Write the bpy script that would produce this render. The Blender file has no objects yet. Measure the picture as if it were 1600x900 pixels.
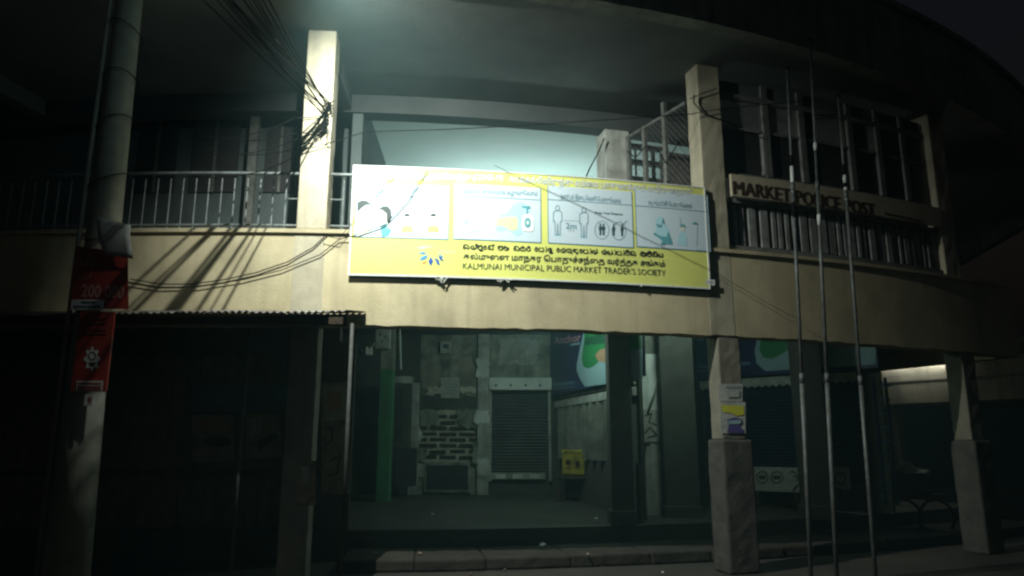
import bpy, bmesh, math, random
from mathutils import Vector, Matrix
random.seed(7)
R_ = math.radians
sc = bpy.context.scene
col = sc.collection

# ------------------------------------------------------------------ camera
PITCH, FPX, CAMH = R_(12.0), 1150.0, 1.6
cam = bpy.data.cameras.new('camera')
cam.sensor_width = 36.0
cam.lens = FPX / 1600 * 36
cam.clip_start, cam.clip_end = 0.05, 1500
cam_o = bpy.data.objects.new('camera', cam)
cam_o.location = (0, 0, CAMH)
cam_o.rotation_euler = (math.pi / 2 + PITCH, 0, 0)
col.objects.link(cam_o)
sc.camera = cam_o

# ------------------------------------------------------------------ night sky
world = bpy.data.worlds.new('World')
sc.world = world
world.use_nodes = True
wn = world.node_tree
bg = wn.nodes['Background']
sky = wn.nodes.new('ShaderNodeTexSky')
sky.sky_type = 'NISHITA'
sky.sun_disc = False
sky.sun_elevation = R_(-3.35)
sky.sun_rotation = R_(180)
wn.links.new(sky.outputs[0], bg.inputs[0])
bg.inputs[1].default_value = 0.15

sc.view_settings.view_transform = 'Standard'
sc.view_settings.look = 'None'
sc.view_settings.exposure = 0.0
sc.view_settings.gamma = 1.0
sc.render.engine = 'CYCLES'
sc.cycles.use_denoising = True
sc.cycles.filter_width = 2.4
sc.cycles.max_bounces = 6

# lamp strengths (each lamp is built with its housing further down)
FLOOD_W, FLOOD_COL = 2250.0, (0.93, 1.0, 0.92)
FLOOD_POS, FLOOD_AIM = (-1.9, 6.62, 6.85), (-1.1, 9.0, 4.7)
FLOOD_CONE, FLOOD_BLEND = R_(124), 1.0
ROOM_W, ROOM_COL = 95.0, (0.70, 1.0, 0.95)
ARCADE_W, ARCADE_COL = 85.0, (0.70, 1.0, 0.86)
BULB_W = 16.0
HAZE = 0.009
PASSAGE_W = 50.0
SPILL_COL = (0.55, 0.95, 1.0)

# ------------------------------------------------------------------ pixel rays and reference surfaces
def ray(u, v):
    x, y = (u - 800) / FPX, (450 - v) / FPX
    return x, math.cos(PITCH) - y * math.sin(PITCH), math.sin(PITCH) + y * math.cos(PITCH)

class Arc:
    """vertical cylinder: a = arc length, b = outward offset"""
    def __init__(s, cx, cy, r): s.cx, s.cy, s.r = cx, cy, r
    def pt(s, a, b, z):
        t = a / s.r; q = s.r + b
        return Vector((s.cx + q * math.sin(t), s.cy - q * math.cos(t), z))
    def rot(s, a): return a / s.r
    def px(s, u, v, b=0.0):
        x, y, z = ray(u, v); r = s.r + b
        A = x * x + y * y; B = -2 * (x * s.cx + y * s.cy); C = s.cx ** 2 + s.cy ** 2 - r * r
        t = (-B - math.sqrt(B * B - 4 * A * C)) / (2 * A)
        return math.asin((x * t - s.cx) / r) * s.r, CAMH + z * t
    def ax(s, X): return math.asin((X - s.cx) / s.r) * s.r

class Plane:
    """vertical plane through two plan points: a = distance along, b = offset towards the viewer"""
    def __init__(s, p0, p1):
        s.o = Vector((p0[0], p0[1])); d = Vector((p1[0], p1[1])) - s.o
        s.len = d.length; s.d = d / s.len; s.n = Vector((s.d.y, -s.d.x))
        if s.n.dot(-s.o) < 0: s.n = -s.n
    def pt(s, a, b, z):
        q = s.o + s.d * a + s.n * b
        return Vector((q.x, q.y, z))
    def rot(s, a): return math.atan2(s.d.y, s.d.x)
    def px(s, u, v, b=0.0):
        x, y, z = ray(u, v); o = s.o + s.n * b
        t = o.dot(s.n) / (x * s.n.x + y * s.n.y)
        q = Vector((x * t, y * t)) - o
        return q.dot(s.d), CAMH + z * t

F = Arc(-3.9, 32.85, 24.0)          # facade line
SL = Arc(-5.0, 29.3, 22.0)          # edge of the roof slab
def FY(Y): return Plane((-20, Y), (20, Y))
ZB, ZT, ZC = 3.03, 4.24, 6.99       # band bottom, band top, soffit of the roof slab
ZS = 3.95                           # soffit of the arcade

# ------------------------------------------------------------------ materials
def mat(name, c, c2=None, rough=0.85, scale=3.0, bump=0.15, streak=0.0, metal=0.0, fine=40.0, dirt=0.0,
        dirtcol=(0.05, 0.045, 0.035), spec=0.3):
    m = bpy.data.materials.new(name); m.use_nodes = True
    nt = m.node_tree; n = nt.nodes; l = nt.links
    b = n['Principled BSDF']
    b.inputs['Roughness'].default_value = rough
    b.inputs['Metallic'].default_value = metal
    b.inputs['Specular IOR Level'].default_value = spec
    c2 = c2 or tuple(x * 0.72 for x in c)
    g = n.new('ShaderNodeNewGeometry')
    n1 = n.new('ShaderNodeTexNoise'); n1.inputs['Scale'].default_value = scale
    n1.inputs['Detail'].default_value = 6; n1.inputs['Roughness'].default_value = 0.65
    l.new(g.outputs['Position'], n1.inputs['Vector'])
    r1 = n.new('ShaderNodeMapRange'); r1.inputs[1].default_value = 0.33; r1.inputs[2].default_value = 0.67
    l.new(n1.outputs[0], r1.inputs[0])
    mx = n.new('ShaderNodeMix'); mx.data_type = 'RGBA'
    mx.inputs[6].default_value = (*c, 1); mx.inputs[7].default_value = (*c2, 1)
    l.new(r1.outputs[0], mx.inputs[0])
    out = mx.outputs[2]
    if streak > 0:
        mp = n.new('ShaderNodeVectorMath'); mp.operation = 'MULTIPLY'; mp.inputs[1].default_value = (7, 7, 0.55)
        l.new(g.outputs['Position'], mp.inputs[0])
        n2 = n.new('ShaderNodeTexNoise'); n2.inputs['Scale'].default_value = 1.0; n2.inputs['Detail'].default_value = 5
        l.new(mp.outputs[0], n2.inputs['Vector'])
        r2 = n.new('ShaderNodeMapRange'); r2.inputs[1].default_value = 0.5; r2.inputs[2].default_value = 0.72
        r2.inputs[4].default_value = streak
        l.new(n2.outputs[0], r2.inputs[0])
        m2 = n.new('ShaderNodeMix'); m2.data_type = 'RGBA'; m2.inputs[7].default_value = (*dirtcol, 1)
        l.new(out, m2.inputs[6]); l.new(r2.outputs[0], m2.inputs[0]); out = m2.outputs[2]
    if dirt > 0:
        n3 = n.new('ShaderNodeTexNoise'); n3.inputs['Scale'].default_value = scale * 0.55; n3.inputs['Detail'].default_value = 9
        n3.inputs['Distortion'].default_value = 0.6
        l.new(g.outputs['Position'], n3.inputs['Vector'])
        r3 = n.new('ShaderNodeMapRange'); r3.inputs[1].default_value = 0.5; r3.inputs[2].default_value = 0.66
        r3.inputs[4].default_value = dirt
        l.new(n3.outputs[0], r3.inputs[0])
        m3 = n.new('ShaderNodeMix'); m3.data_type = 'RGBA'; m3.inputs[7].default_value = (*dirtcol, 1)
        l.new(out, m3.inputs[6]); l.new(r3.outputs[0], m3.inputs[0]); out = m3.outputs[2]
    l.new(out, b.inputs['Base Color'])
    if bump > 0:
        n4 = n.new('ShaderNodeTexNoise'); n4.inputs['Scale'].default_value = fine; n4.inputs['Detail'].default_value = 4
        l.new(g.outputs['Position'], n4.inputs['Vector'])
        bp = n.new('ShaderNodeBump'); bp.inputs['Strength'].default_value = bump; bp.inputs['Distance'].default_value = 0.02
        l.new(n4.outputs[0], bp.inputs['Height']); l.new(bp.outputs[0], b.inputs['Normal'])
    return m

def glow(name, c, strength):
    m = mat(name, (0.8, 0.8, 0.8), bump=0)
    b = m.node_tree.nodes['Principled BSDF']
    b.inputs['Emission Color'].default_value = (*c, 1); b.inputs['Emission Strength'].default_value = strength
    return m

def ink(name, c, rough=0.5, var=0.9):
    return mat(name, c, tuple(x * var for x in c), rough=rough, scale=9, bump=0.0)

M = {}
M['band'] = mat('cream_limewash', (0.54, 0.46, 0.30), (0.43, 0.365, 0.225), scale=2.2, bump=0.25, streak=0.32, dirt=0.45, dirtcol=(0.26, 0.215, 0.145), fine=55)
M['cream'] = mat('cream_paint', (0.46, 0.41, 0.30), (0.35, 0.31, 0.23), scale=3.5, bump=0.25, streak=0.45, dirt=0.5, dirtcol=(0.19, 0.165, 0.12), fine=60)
M['lowcol'] = mat('grimy_lower_column_paint', (0.23, 0.21, 0.16), (0.15, 0.135, 0.105), scale=3.5, bump=0.25, streak=0.35, dirt=0.4, dirtcol=(0.13, 0.115, 0.09), fine=60)  # cream paint darkened to stand for the weaker light below the band
M['greypaint'] = mat('grey_white_paint', (0.52, 0.52, 0.48), (0.34, 0.34, 0.31), scale=5, streak=0.45, dirt=0.5, dirtcol=(0.14, 0.13, 0.11))
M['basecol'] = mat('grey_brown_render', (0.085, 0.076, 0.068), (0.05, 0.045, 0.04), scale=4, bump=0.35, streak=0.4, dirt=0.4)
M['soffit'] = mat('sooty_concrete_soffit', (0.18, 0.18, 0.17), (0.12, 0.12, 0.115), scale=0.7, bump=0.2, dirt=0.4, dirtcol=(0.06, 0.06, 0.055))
M['beam'] = mat('sooty_beam_concrete', (0.075, 0.08, 0.078), (0.05, 0.053, 0.052), scale=1.2, bump=0.2, dirt=0.3)  # beam concrete darkened in colour to imitate shade under the roof slab
M['slab'] = mat('weathered_slab_concrete', (0.28, 0.27, 0.23), (0.15, 0.145, 0.13), scale=1.6, streak=0.6, dirt=0.3, bump=0.3)
M['roomceil'] = mat('pale_room_ceiling', (0.55, 0.58, 0.56), (0.48, 0.52, 0.50), scale=0.8, bump=0.08, rough=0.9)
M['roomwall'] = mat('dim_teal_wall', (0.12, 0.145, 0.14), (0.085, 0.10, 0.10), scale=1.5, dirt=0.25)
M['darkwall'] = mat('dark_brown_wall', (0.13, 0.115, 0.10), (0.08, 0.07, 0.065), scale=2.0, dirt=0.3)
M['arcwall'] = mat('dirty_green_grey_plaster', (0.40, 0.41, 0.34), (0.14, 0.145, 0.12), scale=3.0, streak=0.45, dirt=0.6, bump=0.35)
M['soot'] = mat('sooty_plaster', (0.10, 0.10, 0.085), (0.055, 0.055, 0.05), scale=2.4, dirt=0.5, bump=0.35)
M['whitewall'] = mat('whitewashed_plaster', (0.78, 0.80, 0.76), (0.64, 0.67, 0.62), scale=2.4, streak=0.4, dirt=0.35, dirtcol=(0.2, 0.2, 0.18))
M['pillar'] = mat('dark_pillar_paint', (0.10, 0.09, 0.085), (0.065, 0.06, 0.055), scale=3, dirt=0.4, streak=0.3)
M['greenp'] = mat('green_pillar_paint', (0.07, 0.26, 0.12), (0.05, 0.17, 0.08), scale=3, streak=0.4, dirt=0.3)
M['mortar'] = mat('pale_mortar', (0.62, 0.60, 0.48), (0.42, 0.41, 0.33), scale=12, bump=0.4, dirt=0.3)
M['brick'] = mat('dark_brick', (0.075, 0.05, 0.038), (0.04, 0.03, 0.025), scale=7, bump=0.5, fine=30)
M['floor'] = mat('worn_cement_floor', (0.085, 0.08, 0.07), (0.05, 0.046, 0.04), scale=1.4, dirt=0.4, bump=0.2, rough=0.7)
M['step'] = mat('worn_step_concrete', (0.036, 0.028, 0.022), (0.02, 0.016, 0.013), scale=2.2, dirt=0.4, bump=0.4)
M['road'] = mat('dusty_asphalt', (0.046, 0.038, 0.032), (0.028, 0.024, 0.021), scale=1.2, dirt=0.3, bump=0.5, fine=70, dirtcol=(0.09, 0.07, 0.05))
M['steel'] = mat('galvanised_pipe', (0.17, 0.185, 0.18), (0.08, 0.085, 0.082), rough=0.55, metal=0.25, scale=9, bump=0.1, dirt=0.5, dirtcol=(0.10, 0.08, 0.06))
M['rail'] = mat('grey_rail_paint', (0.20, 0.22, 0.22), (0.11, 0.12, 0.12), rough=0.5, scale=9, bump=0.1, dirt=0.3)
M['slat'] = mat('flaking_grey_board', (0.30, 0.30, 0.29), (0.16, 0.155, 0.15), scale=6, bump=0.4, streak=0.7, dirt=0.5, dirtcol=(0.10, 0.08, 0.07))
M['darkgap'] = mat('dark_board', (0.05, 0.045, 0.045), scale=5)
M['frame'] = mat('weathered_frame_paint', (0.20, 0.20, 0.185), (0.11, 0.11, 0.10), scale=8, dirt=0.4, bump=0.2)
M['signcream'] = mat('cream_sign_board', (0.48, 0.42, 0.30), (0.39, 0.34, 0.24), scale=4, dirt=0.25, dirtcol=(0.2, 0.15, 0.1))
M['maroon'] = ink('maroon_letter_paint', (0.05, 0.024, 0.015))
M['navy'] = mat('navy_shutter_paint', (0.025, 0.032, 0.065), (0.016, 0.02, 0.04), scale=3, bump=0.1, rough=0.55)
M['shutter'] = mat('grey_shutter_steel', (0.115, 0.12, 0.115), (0.075, 0.08, 0.075), scale=3, bump=0.1, rough=0.5, metal=0.3, dirt=0.3)
M['polecon'] = mat('utility_pole_concrete', (0.36, 0.35, 0.29), (0.25, 0.24, 0.20), scale=5, streak=0.3, bump=0.08, dirt=0.3, dirtcol=(0.13, 0.12, 0.1))
M['tin'] = mat('rusty_corrugated_tin', (0.24, 0.23, 0.22), (0.12, 0.09, 0.075), scale=3.5, rough=0.6, metal=0.3, dirt=0.5, dirtcol=(0.09, 0.045, 0.03))
M['cable'] = mat('black_cable_rubber', (0.012, 0.012, 0.011), rough=0.9, bump=0, spec=0.05)
M['wood'] = mat('dark_old_wood', (0.11, 0.075, 0.05), (0.06, 0.042, 0.03), scale=7, bump=0.3, streak=0.4)
M['red'] = mat('red_sign_paint', (0.30, 0.035, 0.022), (0.22, 0.03, 0.02), rough=0.5, scale=4, bump=0, dirt=0.2)
M['signpink'] = ink('faded_pink_ink', (0.46, 0.22, 0.18))
M['signwhite'] = mat('white_board', (0.62, 0.62, 0.58), (0.5, 0.5, 0.47), scale=7, bump=0.05, dirt=0.3, dirtcol=(0.25, 0.23, 0.2))
M['bwhite'] = mat('white_frame_metal', (0.72, 0.74, 0.70), (0.62, 0.64, 0.60), rough=0.5, scale=6, bump=0, dirt=0.2, dirtcol=(0.4, 0.38, 0.32))
M['yellow'] = mat('yellow_banner_vinyl', (0.72, 0.73, 0.20), (0.68, 0.69, 0.18), rough=0.45, scale=1.5, bump=0.25, fine=3.5, dirt=0.12, dirtcol=(0.5, 0.48, 0.2))
M['panel'] = mat('pale_blue_white_vinyl', (0.58, 0.67, 0.73), (0.54, 0.63, 0.69), rough=0.45, scale=1.5, bump=0.03, fine=6)
M['iteal'] = ink('teal_ink', (0.12, 0.36, 0.40))
M['ilteal'] = ink('light_teal_ink', (0.42, 0.68, 0.76))
M['iskyb'] = ink('sky_blue_ink', (0.45, 0.72, 0.86))
M['iblack'] = ink('black_ink', (0.02, 0.025, 0.035))
M['idark'] = ink('dark_slate_ink', (0.045, 0.09, 0.10))
M['iwhite'] = ink('white_ink', (0.80, 0.82, 0.80))
M['iline'] = ink('grey_teal_line_ink', (0.14, 0.27, 0.33))
M['igrey'] = ink('grey_ink', (0.28, 0.33, 0.33))
M['ihair'] = ink('dark_hair_ink', (0.05, 0.065, 0.065))
M['iskin'] = ink('pale_skin_ink', (0.76, 0.74, 0.62))
M['ihand'] = ink('pale_yellow_hand_ink', (0.72, 0.72, 0.42))
M['iblue'] = ink('deep_blue_ink', (0.03, 0.10, 0.38))
M['iblue2'] = ink('mid_blue_ink', (0.08, 0.32, 0.62))
M['iorange'] = ink('orange_ink', (0.75, 0.35, 0.12))
M['ilyellow'] = ink('lemon_ink', (0.74, 0.76, 0.28))
M['sgnblue'] = mat('navy_sign_vinyl', (0.018, 0.025, 0.10), (0.014, 0.02, 0.08), rough=0.4, scale=3, bump=0)
M['sgngreen'] = ink('leaf_green_ink', (0.03, 0.22, 0.075))
M['sgndgreen'] = ink('dark_green_ink', (0.02, 0.10, 0.05))
M['sgnpale'] = ink('pale_aqua_ink', (0.30, 0.44, 0.48))
M['sgnskin'] = ink('peach_ink', (0.45, 0.26, 0.16))
M['sgnpink'] = ink('rose_lettering_ink', (0.55, 0.30, 0.32))
M['sgntext'] = ink('steel_blue_lettering_ink', (0.12, 0.20, 0.33))
M['crate'] = mat('yellow_crate_plastic', (0.46, 0.37, 0.05), (0.34, 0.27, 0.04), rough=0.6, scale=9, bump=0.1, dirt=0.5)
M['purple'] = ink('purple_ink', (0.10, 0.07, 0.24))
M['pyellow'] = ink('poster_lime_ink', (0.62, 0.60, 0.06))
M['paper'] = mat('old_poster_paper', (0.50, 0.50, 0.46), (0.38, 0.38, 0.34), scale=14, bump=0.15, dirt=0.4, dirtcol=(0.2, 0.2, 0.18))
M['paperb'] = mat('brown_poster_paper', (0.42, 0.33, 0.24), (0.28, 0.22, 0.17), scale=9, bump=0.15, dirt=0.5)  # paper colour lightened so stall posters show where little light falls
M['posterblue'] = mat('dull_blue_poster', (0.15, 0.14, 0.26), (0.09, 0.08, 0.14), scale=8, bump=0.1, dirt=0.4)
M['plaster2'] = mat('pinkish_distemper', (0.36, 0.32, 0.26), (0.24, 0.215, 0.18), scale=2, streak=0.4, dirt=0.4)
M['glass'] = mat('dark_dusty_glass', (0.02, 0.02, 0.02), (0.035, 0.034, 0.03), rough=0.35, bump=0, scale=5)  # opaque dark tone, put in to darken the window openings
M['foldp'] = mat('grey_folding_panel', (0.24, 0.24, 0.21), (0.15, 0.15, 0.13), scale=5, streak=0.5, dirt=0.4, bump=0.2)
M['poledark'] = mat('dull_iron_pole', (0.10, 0.105, 0.10), (0.06, 0.06, 0.058), rough=0.7, scale=8, bump=0.1, dirt=0.3)
M['stallwood'] = mat('bleached_stall_boards', (0.26, 0.19, 0.14), (0.15, 0.105, 0.08), scale=6, bump=0.3, streak=0.5, dirt=0.3)  # board colour lightened to make up for missing light under the awning
M['mesh'] = mat('wire_mesh_steel', (0.22, 0.22, 0.21), metal=0.4, rough=0.5, bump=0)
M['tube'] = glow('lit_tube_glass', (0.75, 1.0, 0.93), 3.0)
M['ftube'] = glow('lit_flood_lens', (0.86, 1.0, 0.95), 20.0)
M['stripglow'] = glow('lit_strip_tube', (0.95, 1.0, 0.86), 14.0)  # emission stands in for light falling on the canopy ledge

# ------------------------------------------------------------------ builders
WLOC = {}
def wloc(o): return WLOC.get(o.name, Vector((0, 0, 0)))

def tag(o, label=None, cat=None, group=None, kind=None):
    if label: o['label'] = label
    if cat: o['category'] = cat
    if group: o['group'] = group
    if kind: o['kind'] = kind
    return o

def thing(name, label, cat, loc=(0, 0, 0), group=None):
    o = bpy.data.objects.new(name, None); col.objects.link(o)
    o.empty_display_size = 0.2
    o.location = loc; WLOC[o.name] = Vector(loc)
    return tag(o, label, cat, group)

class MB:
    def __init__(s): s.v = []; s.f = []
    def add(s, vs, fs):
        k = len(s.v); s.v += [Vector(p) for p in vs]; s.f += [tuple(i + k for i in f) for f in fs]; return s
    def gbox(s, fr, a0, a1, b0, b1, z0, z1, n=1, jit=0.0, rnd=None):
        vs, fs = [], []
        for i in range(n + 1):
            a = a0 + (a1 - a0) * i / n
            j = (rnd.uniform(-jit, jit) if jit else 0)
            vs += [fr.pt(a, b0, z0 + j), fr.pt(a, b1, z0 + j), fr.pt(a, b1, z1), fr.pt(a, b0, z1)]
        for i in range(n):
            k = 4 * i
            for q in range(4):
                fs.append((k + q, k + (q + 1) % 4, k + 4 + (q + 1) % 4, k + 4 + q))
        fs.append((3, 2, 1, 0)); k = 4 * n; fs.append((k, k + 1, k + 2, k + 3))
        return s.add(vs, fs)
    def box(s, x0, x1, y0, y1, z0, z1):
        vs = [(x, y, z) for z in (z0, z1) for y in (y0, y1) for x in (x0, x1)]
        return s.add(vs, [(0, 2, 3, 1), (4, 5, 7, 6), (0, 1, 5, 4), (2, 6, 7, 3), (0, 4, 6, 2), (1, 3, 7, 5)])
    def tube(s, pts, r, seg=8, r1=None, cap=True):
        pts = [Vector(p) for p in pts]; n = len(pts); r1 = r if r1 is None else r1
        vs, fs = [], []; up = Vector((0, 0, 1)); prev = None
        for i, p in enumerate(pts):
            d = (pts[min(i + 1, n - 1)] - pts[max(i - 1, 0)]).normalized()
            x = d.cross(up) if prev is None else prev - d * prev.dot(d)
            if x.length < 1e-4: x = d.cross(Vector((1, 0, 0)))
            x.normalize(); prev = x; y = d.cross(x); rr = r + (r1 - r) * i / max(1, n - 1)
            for k in range(seg):
                t = 2 * math.pi * k / seg
                vs.append(p + x * math.cos(t) * rr + y * math.sin(t) * rr)
        for i in range(n - 1):
            for k in range(seg):
                fs.append((i * seg + k, i * seg + (k + 1) % seg, (i + 1) * seg + (k + 1) % seg, (i + 1) * seg + k))
        if cap:
            fs.append(tuple(range(seg - 1, -1, -1))); fs.append(tuple(range((n - 1) * seg, n * seg)))
        return s.add(vs, fs)
    def poly(s, pts): return s.add(pts, [tuple(range(len(pts)))])
    def build(s, name, m, parent=None, bevel=0.0, smooth=False):
        lo = Vector((min(p.x for p in s.v), min(p.y for p in s.v), min(p.z for p in s.v)))
        hi = Vector((max(p.x for p in s.v), max(p.y for p in s.v), max(p.z for p in s.v)))
        c = Vector(((lo.x + hi.x) / 2, (lo.y + hi.y) / 2, lo.z))
        me = bpy.data.meshes.new(name); me.from_pydata([p - c for p in s.v], [], s.f); me.update()
        bm = bmesh.new(); bm.from_mesh(me); bmesh.ops.recalc_face_normals(bm, faces=bm.faces); bm.to_mesh(me); bm.free()
        me.materials.append(M[m] if isinstance(m, str) else m)
        if smooth:
            for p in me.polygons: p.use_smooth = True
        return place(me, name, c, parent, bevel=bevel)

def place(me, name, c, parent=None, rotz=0.0, bevel=0.0):
    o = bpy.data.objects.new(name, me); col.objects.link(o); WLOC[o.name] = Vector(c)
    if parent is not None:
        o.parent = parent; o.location = Vector(c) - wloc(parent)
    else: o.location = c
    o.rotation_euler[2] = rotz
    if bevel:
        b = o.modifiers.new('bevel', 'BEVEL'); b.width = bevel; b.segments = 2; b.limit_method = 'ANGLE'
    return o

def gb(name, fr, a0, a1, b0, b1, z0, z1, m, parent=None, n=1, bevel=0.0, **k):
    return MB().gbox(fr, a0, a1, b0, b1, z0, z1, n, **k).build(name, m, parent, bevel)

def pxbox(name, fr, u0, v0, u1, v1, b0, b1, m, parent=None, bevel=0.0, n=1):
    """box on a surface whose front face fills the pixel rectangle (mid-edges are used)"""
    a0 = fr.px(u0, (v0 + v1) / 2, b1)[0]; a1 = fr.px(u1, (v0 + v1) / 2, b1)[0]
    z1 = fr.px((u0 + u1) / 2, v0, b1)[1]; z0 = fr.px((u0 + u1) / 2, v1, b1)[1]
    return gb(name, fr, a0, a1, b0, b1, z0, z1, m, parent, n, bevel)

def knock(o, amp=.006, size=.13, freq=5.0):
    from mathutils import noise
    bm = bmesh.new(); bm.from_mesh(o.data)
    for k in range(4):
        e = [x for x in bm.edges if x.calc_length() > size]
        if not e: break
        bmesh.ops.subdivide_edges(bm, edges=e, cuts=1, use_grid_fill=True)
    w = WLOC[o.name]
    for v in bm.verts:
        p = (v.co + w) * freq
        n = noise.noise_vector(p) + noise.noise_vector(p * 2.7) * .6
        v.co += n * amp
    bmesh.ops.recalc_face_normals(bm, faces=bm.faces)
    bm.to_mesh(o.data); bm.free()
    return o

TXT = {}
def text_data(body, bold=0.0):
    key = (body, bold)
    if key in TXT: return TXT[key]
    c = bpy.data.curves.new('t', 'FONT'); c.body = body; c.size = 1; c.resolution_u = 2; c.offset = bold
    o = bpy.data.objects.new('t', c); col.objects.link(o)
    dg = bpy.context.evaluated_depsgraph_get(); me = o.evaluated_get(dg).to_mesh()
    vs = [(v.co.x, v.co.y) for v in me.vertices]; fs = [tuple(p.vertices) for p in me.polygons]
    o.evaluated_get(dg).to_mesh_clear()
    bpy.data.objects.remove(o); bpy.data.curves.remove(c)
    x0 = min(v[0] for v in vs); x1 = max(v[0] for v in vs)
    vs = [((x - x0) / (x1 - x0), y / 0.7) for x, y in vs]
    TXT[key] = (vs, fs); return TXT[key]

def text(name, body, fr, p0, p1, cap, m, parent, b, bold=0.0):
    """lettering on a surface, baseline between two pixels, cap height in pixels"""
    vs, fs = text_data(body, bold)
    a0, z0 = fr.px(*p0, b); a1, z1 = fr.px(*p1, b)
    h = fr.px(p0[0], p0[1] - cap, b)[1] - z0
    return MB().add([fr.pt(a0 + (a1 - a0) * x, b, z0 + (z1 - z0) * x + h * y) for x, y in vs], fs).build(name, m, parent)

def pix(fr, pts, b): return [fr.pt(fr.px(u, v, b)[0], b, fr.px(u, v, b)[1]) for u, v in pts]
def shape(name, fr, polys, b, m, parent):
    mb = MB()
    for p in polys: mb.poly(pix(fr, p, b))
    return mb.build(name, m, parent)
def ell(cx, cy, rx, ry, n=20, a0=0, a1=360):
    k = n if a1 - a0 >= 360 else n + 1
    return [(cx + rx * math.cos(R_(a0 + (a1 - a0) * i / n)), cy + ry * math.sin(R_(a0 + (a1 - a0) * i / n))) for i in range(k)]
def stroke(pts, w, closed=False):
    out = []
    n = len(pts)
    for i in range(n if closed else n - 1):
        (x0, y0), (x1, y1) = pts[i], pts[(i + 1) % n]
        d = math.hypot(x1 - x0, y1 - y0) or 1; nx, ny = -(y1 - y0) / d * w / 2, (x1 - x0) / d * w / 2
        ex, ey = (x1 - x0) / d * w * .3, (y1 - y0) / d * w * .3
        out.append([(x0 + nx - ex, y0 + ny - ey), (x1 + nx + ex, y1 + ny + ey), (x1 - nx + ex, y1 - ny + ey), (x0 - nx - ex, y0 - ny - ey)])
    return out

# ================================================================== SETTING
mb = MB()
def ring(fr, a0, a1, n, b0, b1, zf0, zf1):
    vs, fs = [], []
    for i in range(n + 1):
        a = a0 + (a1 - a0) * i / n
        vs += [fr.pt(a, b0, zf0), fr.pt(a, b1, zf1)]
    for i in range(n): fs.append((2 * i, 2 * i + 1, 2 * i + 3, 2 * i + 2))
    return vs, fs
road = MB().poly([(-90, -60, 0), (90, -60, 0), (90, 120, 0), (-90, 120, 0)]).build('road', 'road')
tag(road, kind='structure')
# raised arcade floor: rises gently from its front edge to the shops
rr = random.Random(3)
vs, fs = [], []
for i in range(61):
    a = -10 + 28 * i / 60
    j = rr.uniform(-.012, .012)
    vs += [F.pt(a, -2.1 + j, 0.0), F.pt(a, -2.1 + j, 0.395), F.pt(a, -2.13 + j, 0.41), F.pt(a, -4.5, 0.52), F.pt(a, -9, 0.62)]
for i in range(60):
    for k in range(4): fs.append((5 * i + k, 5 * i + k + 1, 5 * i + k + 6, 5 * i + k + 5))
tag(MB().add(vs, fs).build('arcade_floor', 'floor'), kind='structure')
# low step in front of it, built as separate cast blocks
step = thing('step', 'low worn concrete step running along the front of the arcade floor', 'step', F.pt(4, -1.5, 0))
a = F.ax(-2.15)
while a < 15:
    w = rr.uniform(0.95, 1.25)
    sb_ = gb('step_block', F, a, a + w - rr.uniform(.002, .006), -2.085, -0.95 + rr.uniform(-.02, .02), 0.0, 0.16 + rr.uniform(-.008, .008), 'step', step, 4, 0.03); knock(sb_, .012)
    a += w

# ================================================================== MARKET BUILDING
bld = thing('market_building', 'curved two storey market building with cream balcony band and deep roof slab', 'building', F.pt(4, -4, 0))
SA0, SA1 = -9.0, F.ax(8.35)
band = gb('balcony_band', F, SA0, SA1, -0.28, 0.0, ZB, ZT - 0.05, 'band', bld, 150, jit=0.010, rnd=rr)
gb('ledge', F, SA0, SA1 + 0.02, -0.30, 0.035, ZT - 0.05, ZT, 'band', bld, 90)
gb('end_wall', Plane(F.pt(SA1, 0, 0)[:2], F.pt(SA1 + .5, -6, 0)[:2]), 0.03, 6, -0.25, -0.01, ZB, ZT, 'band', bld)
# upper floor plate (its soffit is the arcade ceiling)
gb('floor_slab', F, SA0, SA1, -9.0, -0.285, ZS, 4.10, 'soffit', bld, 40)
# columns of the front row
COLS = [-4.0, 1.37, 6.83, 11.4]
for i, s in enumerate(COLS):
    c = gb('column', F, s - 0.18, s + 0.19, -0.32, 0.012, ZT + 0.001, ZC + .02, 'cream', bld, 1, 0.018)
    knock(c, .007)
    if i == 2: tag(c, 'cream column with a chamfered head beside the banner')
    sl = s + (.09 if i == 2 else .14 if i == 3 else 0)
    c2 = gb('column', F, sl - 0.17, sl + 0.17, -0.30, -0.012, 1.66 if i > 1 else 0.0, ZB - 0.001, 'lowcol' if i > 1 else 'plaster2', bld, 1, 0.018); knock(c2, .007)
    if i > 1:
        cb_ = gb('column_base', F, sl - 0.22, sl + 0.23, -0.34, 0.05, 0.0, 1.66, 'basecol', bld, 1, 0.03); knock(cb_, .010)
    # pilaster showing faintly on the band
    if i != 3: gb('pilaster', F, s - 0.19, s + 0.19, -0.2, 0.003, ZB + .004, ZT - 0.052, 'cream', bld, 1, 0.006)
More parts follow.
